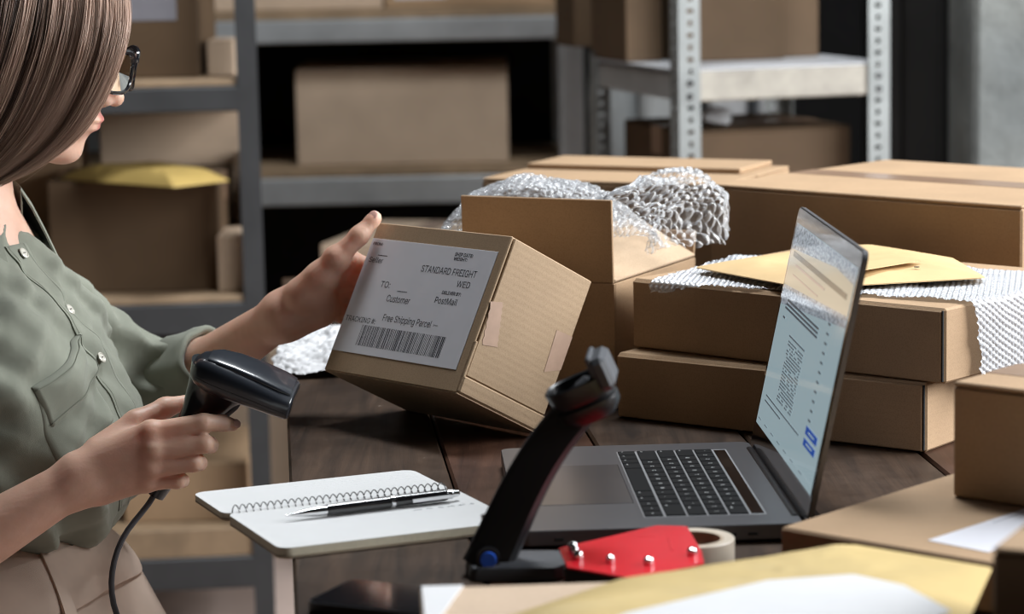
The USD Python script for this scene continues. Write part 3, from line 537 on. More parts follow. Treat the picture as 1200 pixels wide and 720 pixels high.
rl = [rbox(.006, nw-.006, y, y+.00028, nt-.00005, nt+.00006, .00001) for y in np.arange(.010, sy-.008, .0065)] + [rbox(.006, nw-.006, y, y+.00028, 0.00655, .00666, .00001) for y in np.arange(sy+.012, sy+.1, .0065)]
obj('ruled_lines', cat(*rl), 'page_rule', nb, False)
rb = random.Random(3); wr_ = []
for row, (x0, x1) in enumerate(((.125, .205), (.118, .200), (.150, .205))):
    x = x0
    while x < x1:
        L = rb.uniform(.004, .009); yy = .118-.018*row; wr_.append(tube([(x+L*q, yy+rb.uniform(-.0014, .0022), nt+.0002) for q in (0, .25, .5, .75, 1)], .00022, 4)); x += L+.004
obj('handwriting', cat(*wr_), 'ink_grey', nb)
for i in range(31):
    cx = .010+i*(nw-.020)/30
    a = np.linspace(-.25*math.pi, 1.25*math.pi, 15); r = .0078
    obj('spiral_ring', tube(np.c_[cx+np.linspace(-.0022, .0022, 15), sy+.0016+r*.92*np.cos(a), .0066+r*np.sin(a)], .00055, 6), 'pen_black', nb)
P0, P1 = V(-.200, 2.2510, T+.0150), V(-.0510, 2.3225, T+.0160); pd = (P1-P0)/np.linalg.norm(P1-P0); px_ = np.cross(V(0, 0, 1), pd); px_ /= np.linalg.norm(px_)
pn = thing('pen', 'black ballpoint pen with chrome tip and clip on the notebook', 'pen', P0, R=np.c_[pd, px_, np.cross(pd, px_)])
RX = V([0, 0, 1], [1, 0, 0], [0, 1, 0])
def turn(prof, n=20): return xf(lathe(prof, n), RX)
obj('tip', turn([(0, 0), (.0006, .0002), (.0008, .003), (.0019, .009), (.0034, .020), (.0044, .030), (.0044, .038), (.0042, .0382)]), 'chrome', pn)
obj('barrel', turn([(.0042, .038), (.0050, .0388), (.0052, .060), (.0053, .0985), (.0050, .0987)]), 'pen_black', pn)
obj('ring', turn([(.0052, .0987), (.0056, .0990), (.0056, .1022), (.0052, .1025)]), 'chrome', pn)
obj('cap', turn([(.0050, .1024), (.0053, .1028), (.0052, .152), (.0048, .1535)]), 'pen_black', pn)
obj('push_button', turn([(.0040, .1535), (.0042, .158), (.0030, .159), (.0030, .1645), (.0018, .166), (0, .1662)]), 'chrome', pn)
obj('clip', cat(rbox(.118, .1545, -.0066, -.0056, -.0022, .0016, .0004), rbox(.150, .1545, -.0062, -.002, -.0020, .0016, .0004)), 'chrome', pn)

# ------------------------------------------------------------------ phone, stand, tape gun
ph = thing('phone', 'black smartphone lying face up at the near left corner of the table', 'phone', (-.1640, 1.9800, T+.0005), -.44)
pg = sg.box(0, 0, .150, .076).buffer(-.010).buffer(.010, 6); obj('case', prism(pg, .0085), 'black_plastic', ph); obj('screen_glass', prism(pg.buffer(-.002), .0005, .0086), 'lid_black', ph); obj('earpiece', rbox(.138, .140, .028, .041, .0091, .0093, .0001), 'rubber_grey', ph)

sd = thing('scanner_stand', 'black bent arm scanner stand with an empty cradle, before the laptop', 'stand', (-.022, 2.10, T+.0005))
ft_ = sg.Polygon([(-.010, -.028), (.050, -.030), (.064, -.01), (.060, .016), (-.004, .020), (-.014, .0)]).buffer(.006, 4)
obj('base', loft([np.c_[np.array(affinity.scale(ft_, k, k).exterior.coords)[:-1], np.full(len(ft_.exterior.coords)-1, z)] for k, z in ((1, 0), (1, .006), (.96, .010), (.7, .0125))]), 'rubber_grey', sd)
AP = spline([(-.004, -.012, .004), (.014, -.009, .040), (.046, -.003, .098), (.070, .001, .128), (.083, .003, .142)], 26); AT = np.gradient(AP, axis=0); AT /= np.linalg.norm(AT, axis=1)[:, None]
rings = []
for p, t_, q in zip(AP, AT, np.linspace(0, 1, 26)):
    yv = V(.25, .97, 0); yv = yv-t_*(yv@t_); yv /= np.linalg.norm(yv); xv = np.cross(yv, t_); w_, h_ = .0195-.004*q, .0095-.001*q
    rings.append([p + xv*a*w_ + yv*b_*h_ for a, b_ in ((-1, -.55), (-.8, -1), (.8, -1), (1, -.55), (1, .55), (.8, 1), (-.8, 1), (-1, .55))])
obj('arm', loft(rings), 'black_plastic', sd, 25)
obj('arm_highlight', tube([p + np.cross(V(.25, .97, 0), t_)/1.0*(-(.0195-.004*q)) + V(0, -.006, 0) for p, t_, q in zip(AP[2:-3], AT[2:-3], np.linspace(.08, .9, 21))], .0022, 6), 'rubber_grey', sd)  # paler strip stands in for the highlight along the arm
obj('pivot', cat(cyl((-.001, -.028, .016), (-.001, .004, .016), .0095, n=18)), 'black_plastic', sd); obj('pivot_cap', cyl((-.001, -.0305, .016), (-.001, -.027, .016), .0062, .0068, 18), 'blue_plastic', sd, label='blue pivot cap')
obj('knob', cat(lathe([(0, .038), (.006, .038), (.007, .046), (0, .048)], 14)), 'chrome', sd).SetCustomDataByKey('label', 'small round chrome knob')
# cradle: a tilted open cup with a raised side fin, held by a collar on the arm end
CR = rotz(-.15)@roty(-.40)@rotx(.10); CO = V(.0735, .000, .155)
def cup(sc):
    a = np.linspace(0, 2*np.pi, 40, endpoint=False); return [np.c_[np.sign(np.cos(a))*np.abs(np.cos(a))**.75*kx, np.sign(np.sin(a))*np.abs(np.sin(a))**.75*ky, np.full(40, z)] for z, kx, ky in sc]
obj('cradle', xf(loft(cup([(-.034, .010, .010), (-.033, .019, .016), (-.026, .0255, .021), (-.019, .0262, .0215), (-.0165, .0240, .0195), (-.013, .0265, .0215), (-.004, .0285, .0225), (0, .0288, .0228), (.0012, .0275, .0215), (0, .0255, .0195), (-.010, .0240, .018), (-.022, .019, .014)])), CR, CO), 'black_plastic', sd, 40)
obj('cradle_fin', xf(cat(rbox(.0165, .0305, -.0225, .0215, -.013, .0150, .004), rbox(.0150, .0200, -.0195, .0195, -.004, .0180, .0016)), CR, CO), 'rubber_grey', sd)
at_ = AT[-1]; ax_, ay_, _ = frame(at_)
obj('collar', xf(lathe([(.0120, -.014), (.0150, -.011), (.0165, -.004), (.0155, .004), (.011, .008)], 28), np.c_[ax_, ay_, at_], AP[-1]+V(.004, -.002, .003)), 'rubber_grey', sd)

tg = thing('tape_gun', 'red metal tape dispenser with chrome studs lying on its side', 'tape dispenser', (0, 0, T+.0005))
pl = sg.Polygon([(.0335, 2.0649), (.0389, 2.0035), (.0897, 1.9624), (.145, 2.0084), (.1458, 2.0471), (.1402, 2.1326), (.1159, 2.1378)]).buffer(-.004).buffer(.004, 5)
obj('side_plate', prism(pl, .0016, .0244), 'red_paint', tg); obj('side_plate', prism(pl.buffer(-.003), .0016, .001), 'red_paint', tg)
obj('spine', prism(sg.Polygon([(.036, 2.010), (.040, 2.004), (.0897, 1.966), (.105, 1.975), (.055, 2.03), (.040, 2.05)]), .0205, .003), 'black_plastic', tg)
for x, y, r in ((.0445, 2.0600, .0040), (.0478, 2.0290, .0040), (.0455, 2.0445, .0034), (.0725, 2.0145, .0034), (.1018, 2.0065, .0042), (.1375, 2.0337, .0042)):
    obj('stud', xf(lathe([(0, 0), (r*.8, 0), (r, .0015), (r, .0040), (r*.75, .0058), (r*.3, .0066), (0, .0067)], 18), None, (x, y, .0258)), 'chrome', tg)
obj('emboss', cat(rbox(.098, .112, 2.098, 2.100, .0259, .0262), rbox(.122, .1235, 2.05, 2.09, .0259, .0264)), 'red_paint', tg)
rl = thing('tape_roll', 'roll of cream packing tape fitted under the red dispenser plate', 'tape', (.1420, 2.1060, T+.0020))
obj('tape', lathe([(.0265, .001), (.0345, 0), (.0350, .001), (.0350, .0205), (.0345, .0212), (.0265, .0205), (.0265, .001)], 48), 'tape_cream', rl); obj('core', lathe([(.0238, .0006), (.0263, .0006), (.0263, .0206), (.0238, .0206), (.0238, .0006)], 40), 'tape_core', rl)

# ------------------------------------------------------------------ near right boxes and foreground
FY = -.73
f = carton('flat_carton', 'wide flat carton under the small dark carton, with a white label', (.21, 2.066, T+.0005), FY, .36, .33, .0395, tape=None, seam='y', flaps=False)
c, s_ = math.cos(FY), math.sin(FY); loc = lambda x, y: (c*(x-.21)+s_*(y-2.066), -s_*(x-.21)+c*(y-2.066))
lq = [loc(.3188, 2.0103), loc(.3582, 1.9682), loc(.47, 2.085), loc(.43, 2.128)]; obj('shipping_label', prism(lq, .0003, .0396), 'label_paper', f)
obj('printed_line', cat(*[prism([(.127+.01*k, .112), (.128+.01*k, .112), (.128+.01*k, .17), (.127+.01*k, .168)], .0001, .03995) for k in range(1)]), 'ink_grey', f)
carton('small_carton', 'small dark fronted carton standing on the wide flat carton', (.363, 2.160, T+.0405), FY, .20, .155, .0975)
carton('small_carton', 'nearest carton at the lower right, beside the yellow envelope', (.3045, 1.660, T+.0005), -.46, .18, .125, .1195, tape=None)
h = carton('flat_carton', 'flat carton under the big yellow envelope at the front', (-.060, 1.655, T+.0005), .05, .345, .205, .0490, tape=None, m='kraft_pale', flaps=False)
t = thing('paper_slip', 'grey white paper wedge on the left end of the front carton', 'paper', (0, 0, T+.0497)); obj('sheet', prism([(-.0690, 1.8590), (-.0390, 1.8600), (-.0540, 1.772), (-.0640, 1.770)], .0012), 'white_paper', t)
pouch('padded_envelope', 'large yellow envelope in the foreground with a white sheet on it', 'envelope', [(-.012, 1.765), (.075, 1.868), (.2543, 1.9577), (.345, 1.8785), (.292, 1.70), (.14, 1.64), (.03, 1.67)], T+.0500, .012, 'manila_yellow', seed=8)
t = thing('paper_sheet', 'white printed sheet lying on the yellow foreground envelope', 'paper', (0, 0, T+.0655)); sh = sg.Polygon([(.060, 1.700), (.0726, 1.7189), (.1741, 1.7973), (.235, 1.8091), (.2659, 1.7759), (.2867, 1.707), (.25, 1.66), (.13, 1.64)]).buffer(-.004).buffer(.004)
m = prism(sh, .0006); obj('sheet', m, 'white_paper', t)
#PERSON
HEADP, HEADY = .20, .04
BUTTONS = (.942, .884, .834)
POCKET = [(-.095, .822), (.000, .862), (.010, .824), (-.084, .778)]
HAIR_FRONT = [(-0.4157, 2.76, 1.2582), (-0.3848, 2.7, 1.2053), (-0.3817, 2.672, 1.1636), (-0.3942, 2.664, 1.1217), (-0.4252, 2.668, 1.0724), (-0.4762, 2.68, 1.0335), (-0.5311, 2.69, 1.0102)]
HAIR_BACK = [(-0.5213, 2.78, 1.295), (-0.547, 2.7, 1.2529), (-0.5603, 2.665, 1.1861), (-0.5793, 2.66, 1.1273), (-0.6013, 2.67, 1.0757), (-0.6236, 2.68, 1.0235), (-0.6413, 2.69, 0.9792)]
# ------------------------------------------------------------------ the seated person (implicit surfaces turned into skins)
def L2(v): return np.sqrt(np.einsum('ij,ij->i', v, v))
def cone(P, a, b, ra, rb):
    a, b = V(*a), V(*b); ab = b-a; t = np.clip((P-a)@ab/(ab@ab), 0, 1); return L2(P-a-t[:, None]*ab) - (ra+(rb-ra)*t)
def ball(P, c, r): return L2(P-V(*c)) - r
def ell(P, c, r, M=None):
    q = P-V(*c)
    if M is not None: q = q@M
    r = V(*r); k0 = L2(q/r); k1 = L2(q/(r*r)); return k0*(k0-1)/np.maximum(k1, 1e-9)
def smin(a, b, k):
    h = np.clip(.5+.5*(b-a)/k, 0, 1); return b*(1-h)+a*h - k*h*(1-h)
def smax(a, b, k): return -smin(-a, -b, k)
def chain(P, pts, rs, k=.004):
    d = None
    for i in range(len(pts)-1):
        e = cone(P, pts[i], pts[i+1], rs[i], rs[i+1]); d = e if d is None else smin(d, e, k)
    return d
def within(P, lo, hi, fn, far=.2):
    m = np.all((P > V(*lo)) & (P < V(*hi)), axis=1); o = np.full(len(P), far); 
    if m.any(): o[m] = fn(P[m])
    return o
def skin(F, lo, hi, h, blk=14, slack=1.5):
    """surface nets over the box, evaluated only in blocks near the surface"""
    lo, hi = V(*lo), V(*hi); nb = np.ceil((hi-lo)/(h*blk)).astype(int); n = nb*blk+1
    G = np.full(n, 9., np.float32); ix = np.stack(np.meshgrid(*[np.arange(k) for k in nb], indexing='ij'), -1).reshape(-1, 3)
    c = lo+(ix+.5)*blk*h; d = F(c); R_ = blk*h*.87*slack; 
    for i in ix[d < -R_]: G[tuple(slice(a*blk, a*blk+blk+1) for a in i)] = -9.
    o = np.stack(np.meshgrid(*[np.arange(blk+1)]*3, indexing='ij'), -1).reshape(-1, 3)
    near = ix[np.abs(d) <= R_]
    for s in range(0, len(near), 60):
        sub = near[s:s+60]; gi = (sub[:, None]*blk+o[None]).reshape(-1, 3); G[gi[:, 0], gi[:, 1], gi[:, 2]] = F(lo+gi*h)
    S = G < 0; m = np.zeros(n-1, bool); cnt = sum(S[a:n[0]-1+a, b:n[1]-1+b, c_:n[2]-1+c_].astype(np.int8) for a, b, c_ in np.ndindex(2, 2, 2)); m = (cnt > 0) & (cnt < 8)
    cells = np.argwhere(m); idx = np.full(m.shape, -1, np.int64); idx[tuple(cells.T)] = np.arange(len(cells)); acc = np.zeros((len(cells), 3)); k = np.zeros(len(cells))
    cor = list(np.ndindex(2, 2, 2))
    for a in cor:
        for ax in range(3):
            if a[ax]: continue
            b = list(a); b[ax] = 1; pa, pb = cells+a, cells+b; va, vb = G[tuple(pa.T)], G[tuple(pb.T)]; w = (va < 0) != (vb < 0)
            t = np.where(w, va/np.where(w, va-vb, 1), 0)[:, None]; acc += np.where(w[:, None], np.array(a)+t*(np.array(b)-a), 0); k += w
    v = lo+(cells+acc/k[:, None])*h; f = []
    for ax in range(3):
        u, w = (ax+1) % 3, (ax+2) % 3; sl0 = [slice(1, n[i]-1) for i in range(3)]; sl0[ax] = slice(0, n[ax]-1); sl1 = list(sl0); sl1[ax] = slice(1, n[ax])
        A, B = S[tuple(sl0)], S[tuple(sl1)]; e = np.argwhere(A != B); ins = A[tuple(e.T)]; off = np.ones(3, int); off[ax] = 0; e = e+off; q = []
        for du, dw in ((-1, -1), (0, -1), (0, 0), (-1, 0)):
            c_ = e.copy(); c_[:, u] += du; c_[:, w] += dw; q.append(idx[tuple(c_.T)])
        q = np.stack(q, 1); q[~ins] = q[~ins][:, ::-1]; q = q[(q >= 0).all(1)]; f += [q[:, [0, 1, 2]], q[:, [0, 2, 3]]]
    mm = trimesh.Trimesh(v, np.vstack(f), process=False)
    if mm.volume < 0: mm.invert()
    return mm
def grad(F, P, e=.002):
    return np.stack([F(P+V(*[e*(i == k) for i in range(3)]))-F(P-V(*[e*(i == k) for i in range(3)])) for k in range(3)], -1)/(2*e)
def onto(F, P, D, off=0., it=24):
    P = np.array(P, float); shp = P.shape; P = P.reshape(-1, 3)
    for _ in range(it): P = P + np.clip(F(P)-off, -.03, .03)[:, None]*.9*V(*D)
    return P.reshape(shp)

# --- head, turned towards the parcel and bent forward
hp, hy = HEADP, HEADY
HR = rotz(-hy)@roty(hp); NOSE = V(-.3992, 2.762, 1.0925); HC = NOSE - HR@V(.1215, 0, -.040)
def hw(p): return HC + HR@V(*p)
def head(P):
    Q = (P-HC)@HR; Qs = Q.copy(); Qs[:, 1] = np.abs(Qs[:, 1])
    d = ell(Q, (-.012, 0, .035), (.098, .074, .090)); d = smin(d, ell(Q, (.030, 0, -.025), (.066, .058, .082)), .03)
    d = smin(d, cone(Qs, (-.005, .050, -.050), (.048, .034, -.096), .020, .016), .03); d = smin(d, ell(Q, (.066, 0, -.100), (.021, .022, .017)), .022)
    d = smin(d, ell(Qs, (.062, .036, -.030), (.026, .024, .026)), .02)
    d = smin(d, ell(Qs, (.082, .026, .016), (.012, .026, .008)), .014)                     # brow
    d = smax(d, -ell(Qs, (.104, .031, -.002), (.017, .017, .011)), .012)                    # eye socket
    d = smin(d, ell(Qs, (.083, .031, -.003), (.013, .0155, .0095)), .006)                   # lids
    d = smin(d, cone(Q, (.092, 0, .004), (.1105, 0, -.036), .0065, .0085), .012); d = smin(d, ball(Q, (.1125, 0, -.039), .0088), .006)
    d = smin(d, ell(Qs, (.1010, .0100, -.0430), (.0105, .0068, .0072)), .005); d = smax(d, -ell(Qs, (.1065, .0062, -.0500), (.0048, .0032, .0040)), .003)
    d = smin(d, ell(Q, (.083, 0, -.068), (.017, .024, .017)), .016)                         # mouth mound
    d = smin(d, ell(Q, (.0970, 0, -.0640), (.0070, .0180, .0040)), .005); d = smin(d, ell(Q, (.0940, 0, -.0735), (.0074, .0165, .0046)), .005)
    d = smax(d, -ell(Q, (.1050, 0, -.0690), (.0095, .021, .0010)), .002)                     # parting of the lips
    d = smax(d, -ell(Q, (.103, 0, -.0850), (.010, .020, .0060)), .010)                       # dip above the chin
    d = smin(d, ell(Qs, (-.012, .076, -.008), (.017, .006, .028)), .006)                      # ears under the hair
    return d
NB = V(-.586, 2.758, .985)
def neck(P): return smin(cone(P, hw((-.035, 0, -.055)), NB, .050, .054), cone(P, NB, (-.586, 2.758, .90), .056, .09), .04)
# --- right hand round the scanner grip
RW = V(-.425, 2.532, .741); RE = V(-.640, 2.505, .618); RS = V(-.660, 2.605, .875)
RH = {2: [(-.350, 2.530, .786), (-.301, 2.5285, .795), (-.2835, 2.5390, .7925), (-.2755, 2.5500, .7885)],
      3: [(-.349, 2.524, .770), (-.301, 2.5260, .775), (-.2975, 2.5480, .7690), (-.310, 2.562, .765)],
      4: [(-.353, 2.527, .753), (-.312, 2.5290, .7555), (-.309, 2.5500, .7510), (-.322, 2.564, .748)],
      5: [(-.358, 2.535, .737), (-.330, 2.5370, .7365), (-.327, 2.5540, .7330), (-.338, 2.566, .731)]}
RR = {2: [.0112, .0092, .0080, .0066], 3: [.0112, .0094, .0080, .0070], 4: [.0108, .0088, .0076, .0066], 5: [.0096, .0078, .0068, .0058]}
RTH = [(-.405, 2.548, .765), (-.372, 2.566, .790), (-.345, 2.586, .800), (-.325, 2.598, .803)]
def rhand(P):
    d = None
    for k, dx in ((2, .003), (3, 0), (4, 0), (5, -.002)):
        a = RH[k][0]; e = cone(P, RW + V(0, 0, (3.4-k)*.0075), V(*a)+V(-.004, .002, 0), .0155, .0115); d = e if d is None else smin(d, e, .012)
    d = smin(d, cone(P, RW+V(.022, .014, .006), (-.366, 2.545, .772), .017, .012), .014); d = smin(d, cone(P, RW+V(.02, .012, -.012), (-.365, 2.552, .742), .015, .011), .014)
    fs = None
    for k in RH:
        e = smin(chain(P, RH[k], RR[k], .003), ball(P, V(*RH[k][0])+V(0, -.0022, .0008), RR[k][0]*.98), .004); fs = e if fs is None else smin(fs, e, .0022)
    d = smin(d, fs, .0065)
    fing = chain(P, RTH, [.0165, .0115, .0098, .0076], .006); d = smin(d, fing, .012); return d
def arm_r(P):
    d = cone(P, RW, RE+.35*(RW-RE), .0225, .0345); d = smin(d, cone(P, RE+.35*(RW-RE), RE, .0345, .036), .02); return smin(d, cone(P, RE, RS, .036, .045), .02)
# --- left hand behind the left face of the parcel, thumb along its front edge
LWR = V(-.246, 2.802, .857); LE = V(-.392, 2.93, .750); LSH = V(-.525, 2.885, .866)
fpt = lambda y, z, off: PO + PR@V(-off, y, z)
LH_ = {2: [V(-.178, 2.816, .914), fpt(.046, .128, .0105), fpt(.070, .128, .0095), fpt(.088, .127, .0085)], 3: [V(-.182, 2.818, .897), fpt(.050, .106, .0105), fpt(.076, .104, .0095), fpt(.096, .102, .0085)],
       4: [V(-.188, 2.817, .880), fpt(.048, .083, .0105), fpt(.072, .080, .0095), fpt(.090, .077, .0085)], 5: [V(-.196, 2.813, .864), fpt(.042, .060, .0100), fpt(.060, .056, .0090), fpt(.074, .052, .0080)]}
LTH = [V(-.222, 2.785, .882), V(-.1835, 2.774, .9215), V(-.1590, 2.7765, .9450), V(-.1425, 2.7830, .9625)]
def lhand(P):
    d = None
    for k in LH_:
        e = cone(P, LWR+V(0, 0, (3.5-k)*.006), LH_[k][0], .0165, .0125); d = e if d is None else smin(d, e, .012)
    fs = None
    for k in LH_:
        e = chain(P, LH_[k], RR[k], .004); fs = e if fs is None else smin(fs, e, .0022)
    d = smin(d, fs, .008)
    d = smin(d, cone(P, LWR+V(.006, -.006, .006), LTH[0]+V(.026, -.001, .016), .0175, .0125), .014)
    d = smin(d, cone(P, LWR+V(.012, -.006, -.006), V(-.203, 2.788, .858), .016, .0125), .016)
    d = smin(d, cone(P, LTH[1]+V(.002, .006, -.004), LH_[2][0], .0115, .0115), .010); d = smin(d, cone(P, .5*(LTH[0]+LTH[1]), LH_[3][0], .014, .012), .012); d = smin(d, cone(P, LTH[0], V(-.196, 2.79, .868), .014, .012), .012)
    d = smin(d, chain(P, LTH, [.0170, .0112, .0098, .0072], .006), .010); d = smin(d, ball(P, LTH[1]+V(-.002, 0, .001), .0118), .006); return smin(d, ball(P, LTH[3]-.004*(LTH[3]-LTH[2])/.024, .0076), .004)
def arm_l(P):
    m = LE+.30*(LWR-LE); d = cone(P, LWR, m, .0225, .0320); d = smin(d, cone(P, m, LE, .0320, .034), .02); return smin(d, cone(P, LE, LSH, .036, .045), .02)
TF, TLAT = V(.927, -.375, 0), V(.375, .927, 0); TM = np.c_[TF, TLAT, V(0, 0, 1)]
def core(P): return smin(smin(ell(P, (-.555, 2.726, .80), (.080, .125, .19), TM), cone(P, (-.588, 2.757, .93), LSH, .05, .045), .05), cone(P, (-.588, 2.757, .93), RS, .05, .045), .05)
def body_f(P):
    d = smin(within(P, (-.70, 2.58, .90), (-.33, 2.95, 1.32), head), within(P, (-.72, 2.58, .82), (-.40, 2.92, 1.16), neck), .035)
    d = smin(d, within(P, (-.78, 2.45, .52), (-.30, 2.98, 1.05), core), .03)
    r = smin(within(P, (-.80, 2.38, .52), (-.36, 2.75, 1.02), arm_r), within(P, (-.48, 2.42, .66), (-.22, 2.68, .88), rhand), .014)
    l = smin(within(P, (-.60, 2.70, .68), (-.17, 3.06, 1.05), arm_l), within(P, (-.32, 2.70, .78), (.02, 2.95, 1.02), lhand), .014)
    return np.minimum(smin(d, r, .02), smin(d, l, .02))
LIP1, LIP2 = hw((.1010, 0, -.0640)), hw((.0985, 0, -.0745))
LOOK['skin'] = mat(stage, '/World/Looks/skin', {'g': ('geometry', {}), 'n': ('noise_texture', {'scale': 45.0, 'detail': 4.0}), 'r': ('rgb_ramp', {'ramp': [(.3, (.56, .335, .245)), (.7, (.64, .40, .30))]}),
    'd1': ('vector_math', {'math_type': 'distance', 'vector2': tuple(LIP1)}), 'd2': ('vector_math', {'math_type': 'distance', 'vector2': tuple(LIP2)}), 'mn': ('math', {'math_type': 'minimum'}),
    'mr': ('map_range', {'from_min': .0085, 'from_max': .0125, 'to_min': .5, 'to_max': 0.0}), 'mx': ('mix', {'color2': (.42, .15, .13)}),
    'f': ('noise_texture', {'scale': 420.0, 'detail': 3.0}), 'b': ('bump', {'strength': .22, 'distance': .0006}),
    'p': ('principled_bsdf', {'roughness': .48, 'specular_ior_level': .4, 'subsurface_weight': .25, 'subsurface_radius': (1, .35, .2), 'subsurface_scale': .005})},
    [('g.position', 'n.vector'), ('n.fac', 'r.fac'), ('g.position', 'd1.vector1'), ('g.position', 'd2.vector1'), ('d1.value', 'mn.value1'), ('d2.value', 'mn.value2'), ('mn.value', 'mr.value'), ('mr.result', 'mx.fac'), ('r.color', 'mx.color1'),
     ('mx.color', 'p.base_color'), ('g.position', 'f.vector'), ('f.fac', 'b.height'), ('b.normal', 'p.normal')], surface='p.BSDF')
pe = thing('person', 'seated person in an olive shirt and glasses holding a scanner and the parcel', 'person')
bm_ = skin(body_f, (-.80, 2.40, .56), (.01, 3.04, 1.28), .0028)
obj('body', bm_, 'skin', pe, True)
simple('nail', (.62, .36, .30), .25, var=.03); simple('eye_white', (.7, .68, .66), .15, var=0, coat=1); simple('eye_iris', (.08, .05, .03), .1, var=0, coat=1)
def nail(tip, prev, nrm, w=.0052, l=.0062):
    t_ = V(*tip)-V(*prev); t_ /= np.linalg.norm(t_); n_ = V(*nrm)-t_*(V(*nrm)@t_); n_ /= np.linalg.norm(n_); q = trimesh.creation.icosphere(2); q.apply_scale([l, w, .0016]); return xf(q, np.c_[t_, np.cross(n_, t_), n_], V(*tip)+n_*.0062-t_*.0005)
obj('fingernail', nail(LTH[3], LTH[2], (-.3, -.75, .55)), 'nail', pe, True); obj('fingernail', nail(RH[2][3], RH[2][2], (.85, -.45, .25), .0045, .0055), 'nail', pe, True)
for sgn in (-1, 1):
    e = trimesh.creation.icosphere(3, .0118); e.apply_translation(hw((.0835, sgn*.031, -.0025))); ey_ = obj('eye', e, 'eye_white', pe, True)
    i = trimesh.creation.icosphere(2, .0062); i.apply_translation(hw((.0905, sgn*.031, -.0045))); obj('iris', i, 'eye_iris', ey_, True)

# --- shirt
def torso(P):
    d = ell(P, (-.564, 2.726, .835), (.101, .145, .140), TM); d = smin(d, ell(P, (-.510, 2.712, .735), (.122, .150, .125), TM), .07)
    d = smin(d, ell(P, (-.590, 2.756, .926), (.066, .125, .050), TM), .05)
    d = smin(d, ell(P, V(-.549, 2.722, .832)+TF*.030+TLAT*.050, (.062, .055, .060), TM), .05); d = smin(d, ell(P, V(-.549, 2.722, .838)+TF*.045-TLAT*.060, (.070, .062, .062), TM), .05)
    return d
LC, RC = LE+.30*(LWR-LE), RE+.12*(RW-RE)
def sleeves(P):
    d = smin(cone(P, LSH, LE+V(-.01, .0, 0), .054, .050), cone(P, LE, LC, .047, .038), .03)
    e = smin(cone(P, RS, RE, .070, .056), cone(P, RE, RC, .056, .052), .03); return np.minimum(d, e)
def shirt_s(P): return smin(torso(P), sleeves(P), .035)
def shirt_f(P):
    d = shirt_s(P)
    # soft folds: long creases fanning from the shoulder and waist, smaller crumples
    u = P@TLAT; w = P@TF; z = P[:, 2]
    n1 = meshkit.noise(np.stack([u*9+z*4, w*9, (z*1.0+u*1.2)*26], -1), 2)-.5; n2 = meshkit.noise(np.stack([u*30+4, w*30, z*26+u*20], -1), 5)-.5
    n3 = meshkit.noise(np.stack([(u*.6+z)*16, (u-z)*55, w*20], -1), 9)-.5
    low = np.clip((.80-z)/.1, 0, 1)
    d = d - .020*n1*(1+.6*low) - .0050*n2 - .0110*n3
    d = smax(d, .634 - z + .004*np.sin(u*40) - .10*(w-(-2.05)), .008)      # hem
    return smax(d, -cone(P, NB+V(.004, 0, .09), NB+V(.014, -.004, -.012), .064, .066), .006)
simple('shirt_cloth', (.205, .215, .172), .85, spec=.2, var=.10, scale=22, bump=.25, bscale=1800, extra={'sheen_weight': .15, 'sheen_roughness': .5}); simple('shirt_seam', (.165, .175, .138), .9, spec=.2, var=.1)
simple('button', (.55, .53, .46), .25, var=.05, coat=.5); simple('button_dark', (.08, .07, .06), .6)
sh_ = obj('shirt', skin(shirt_f, (-.80, 2.44, .58), (-.26, 3.02, 1.05), .0042), 'shirt_cloth', pe, True)
MIDF = lambda z: V(-.560, 2.728, z)
def front(s, z, off=.0): return onto(shirt_f, MIDF(z)+TLAT*s+TF*.30, -TF, off)
zs = np.linspace(.951, .675, 70); mid = lambda z: np.interp(z, [.66, .80, .90, .965], [.030, .024, .006, -.004])
def strip(s0, s1, off, nn=9):
    return np.stack([onto(shirt_f, np.array([MIDF(z)+TLAT*(mid(z)+s)+TF*.30 for z in zs]), -TF, off*math.sin(math.pi*min(1, max(.0, .12+.76*(s-s0)/(s1-s0))))**.4) for s in np.linspace(s0, s1, nn)], 1)
obj('placket', slab(strip(-.018, .016, .0020), TF, .004), 'shirt_cloth', sh_, 60)
for s in (-.0145, .0125):
    obj('stitching', tube(strip(s, s+.001, .0022, 2)[:, 0], .00045, 5), 'shirt_seam', sh_)
for z in BUTTONS:
    c_ = front(mid(z)-.001, z, .0032); n_ = grad(shirt_s, c_[None])[0]; n_ /= np.linalg.norm(n_); a_, b_, _ = frame(n_)
    bt = obj('button', xf(lathe([(0, 0), (.0052, 0), (.0060, .0008), (.0060, .0018), (.0048, .0024), (.0040, .0017), (0, .0016)], 22), np.c_[a_, b_, n_], c_), 'button', sh_)
    obj('button_hole', cat(*[cyl(c_+n_*.0012+a_*q, c_+n_*.0021+a_*q, .0007, n=8) for q in (-.0013, .0013)]), 'button_dark', bt)
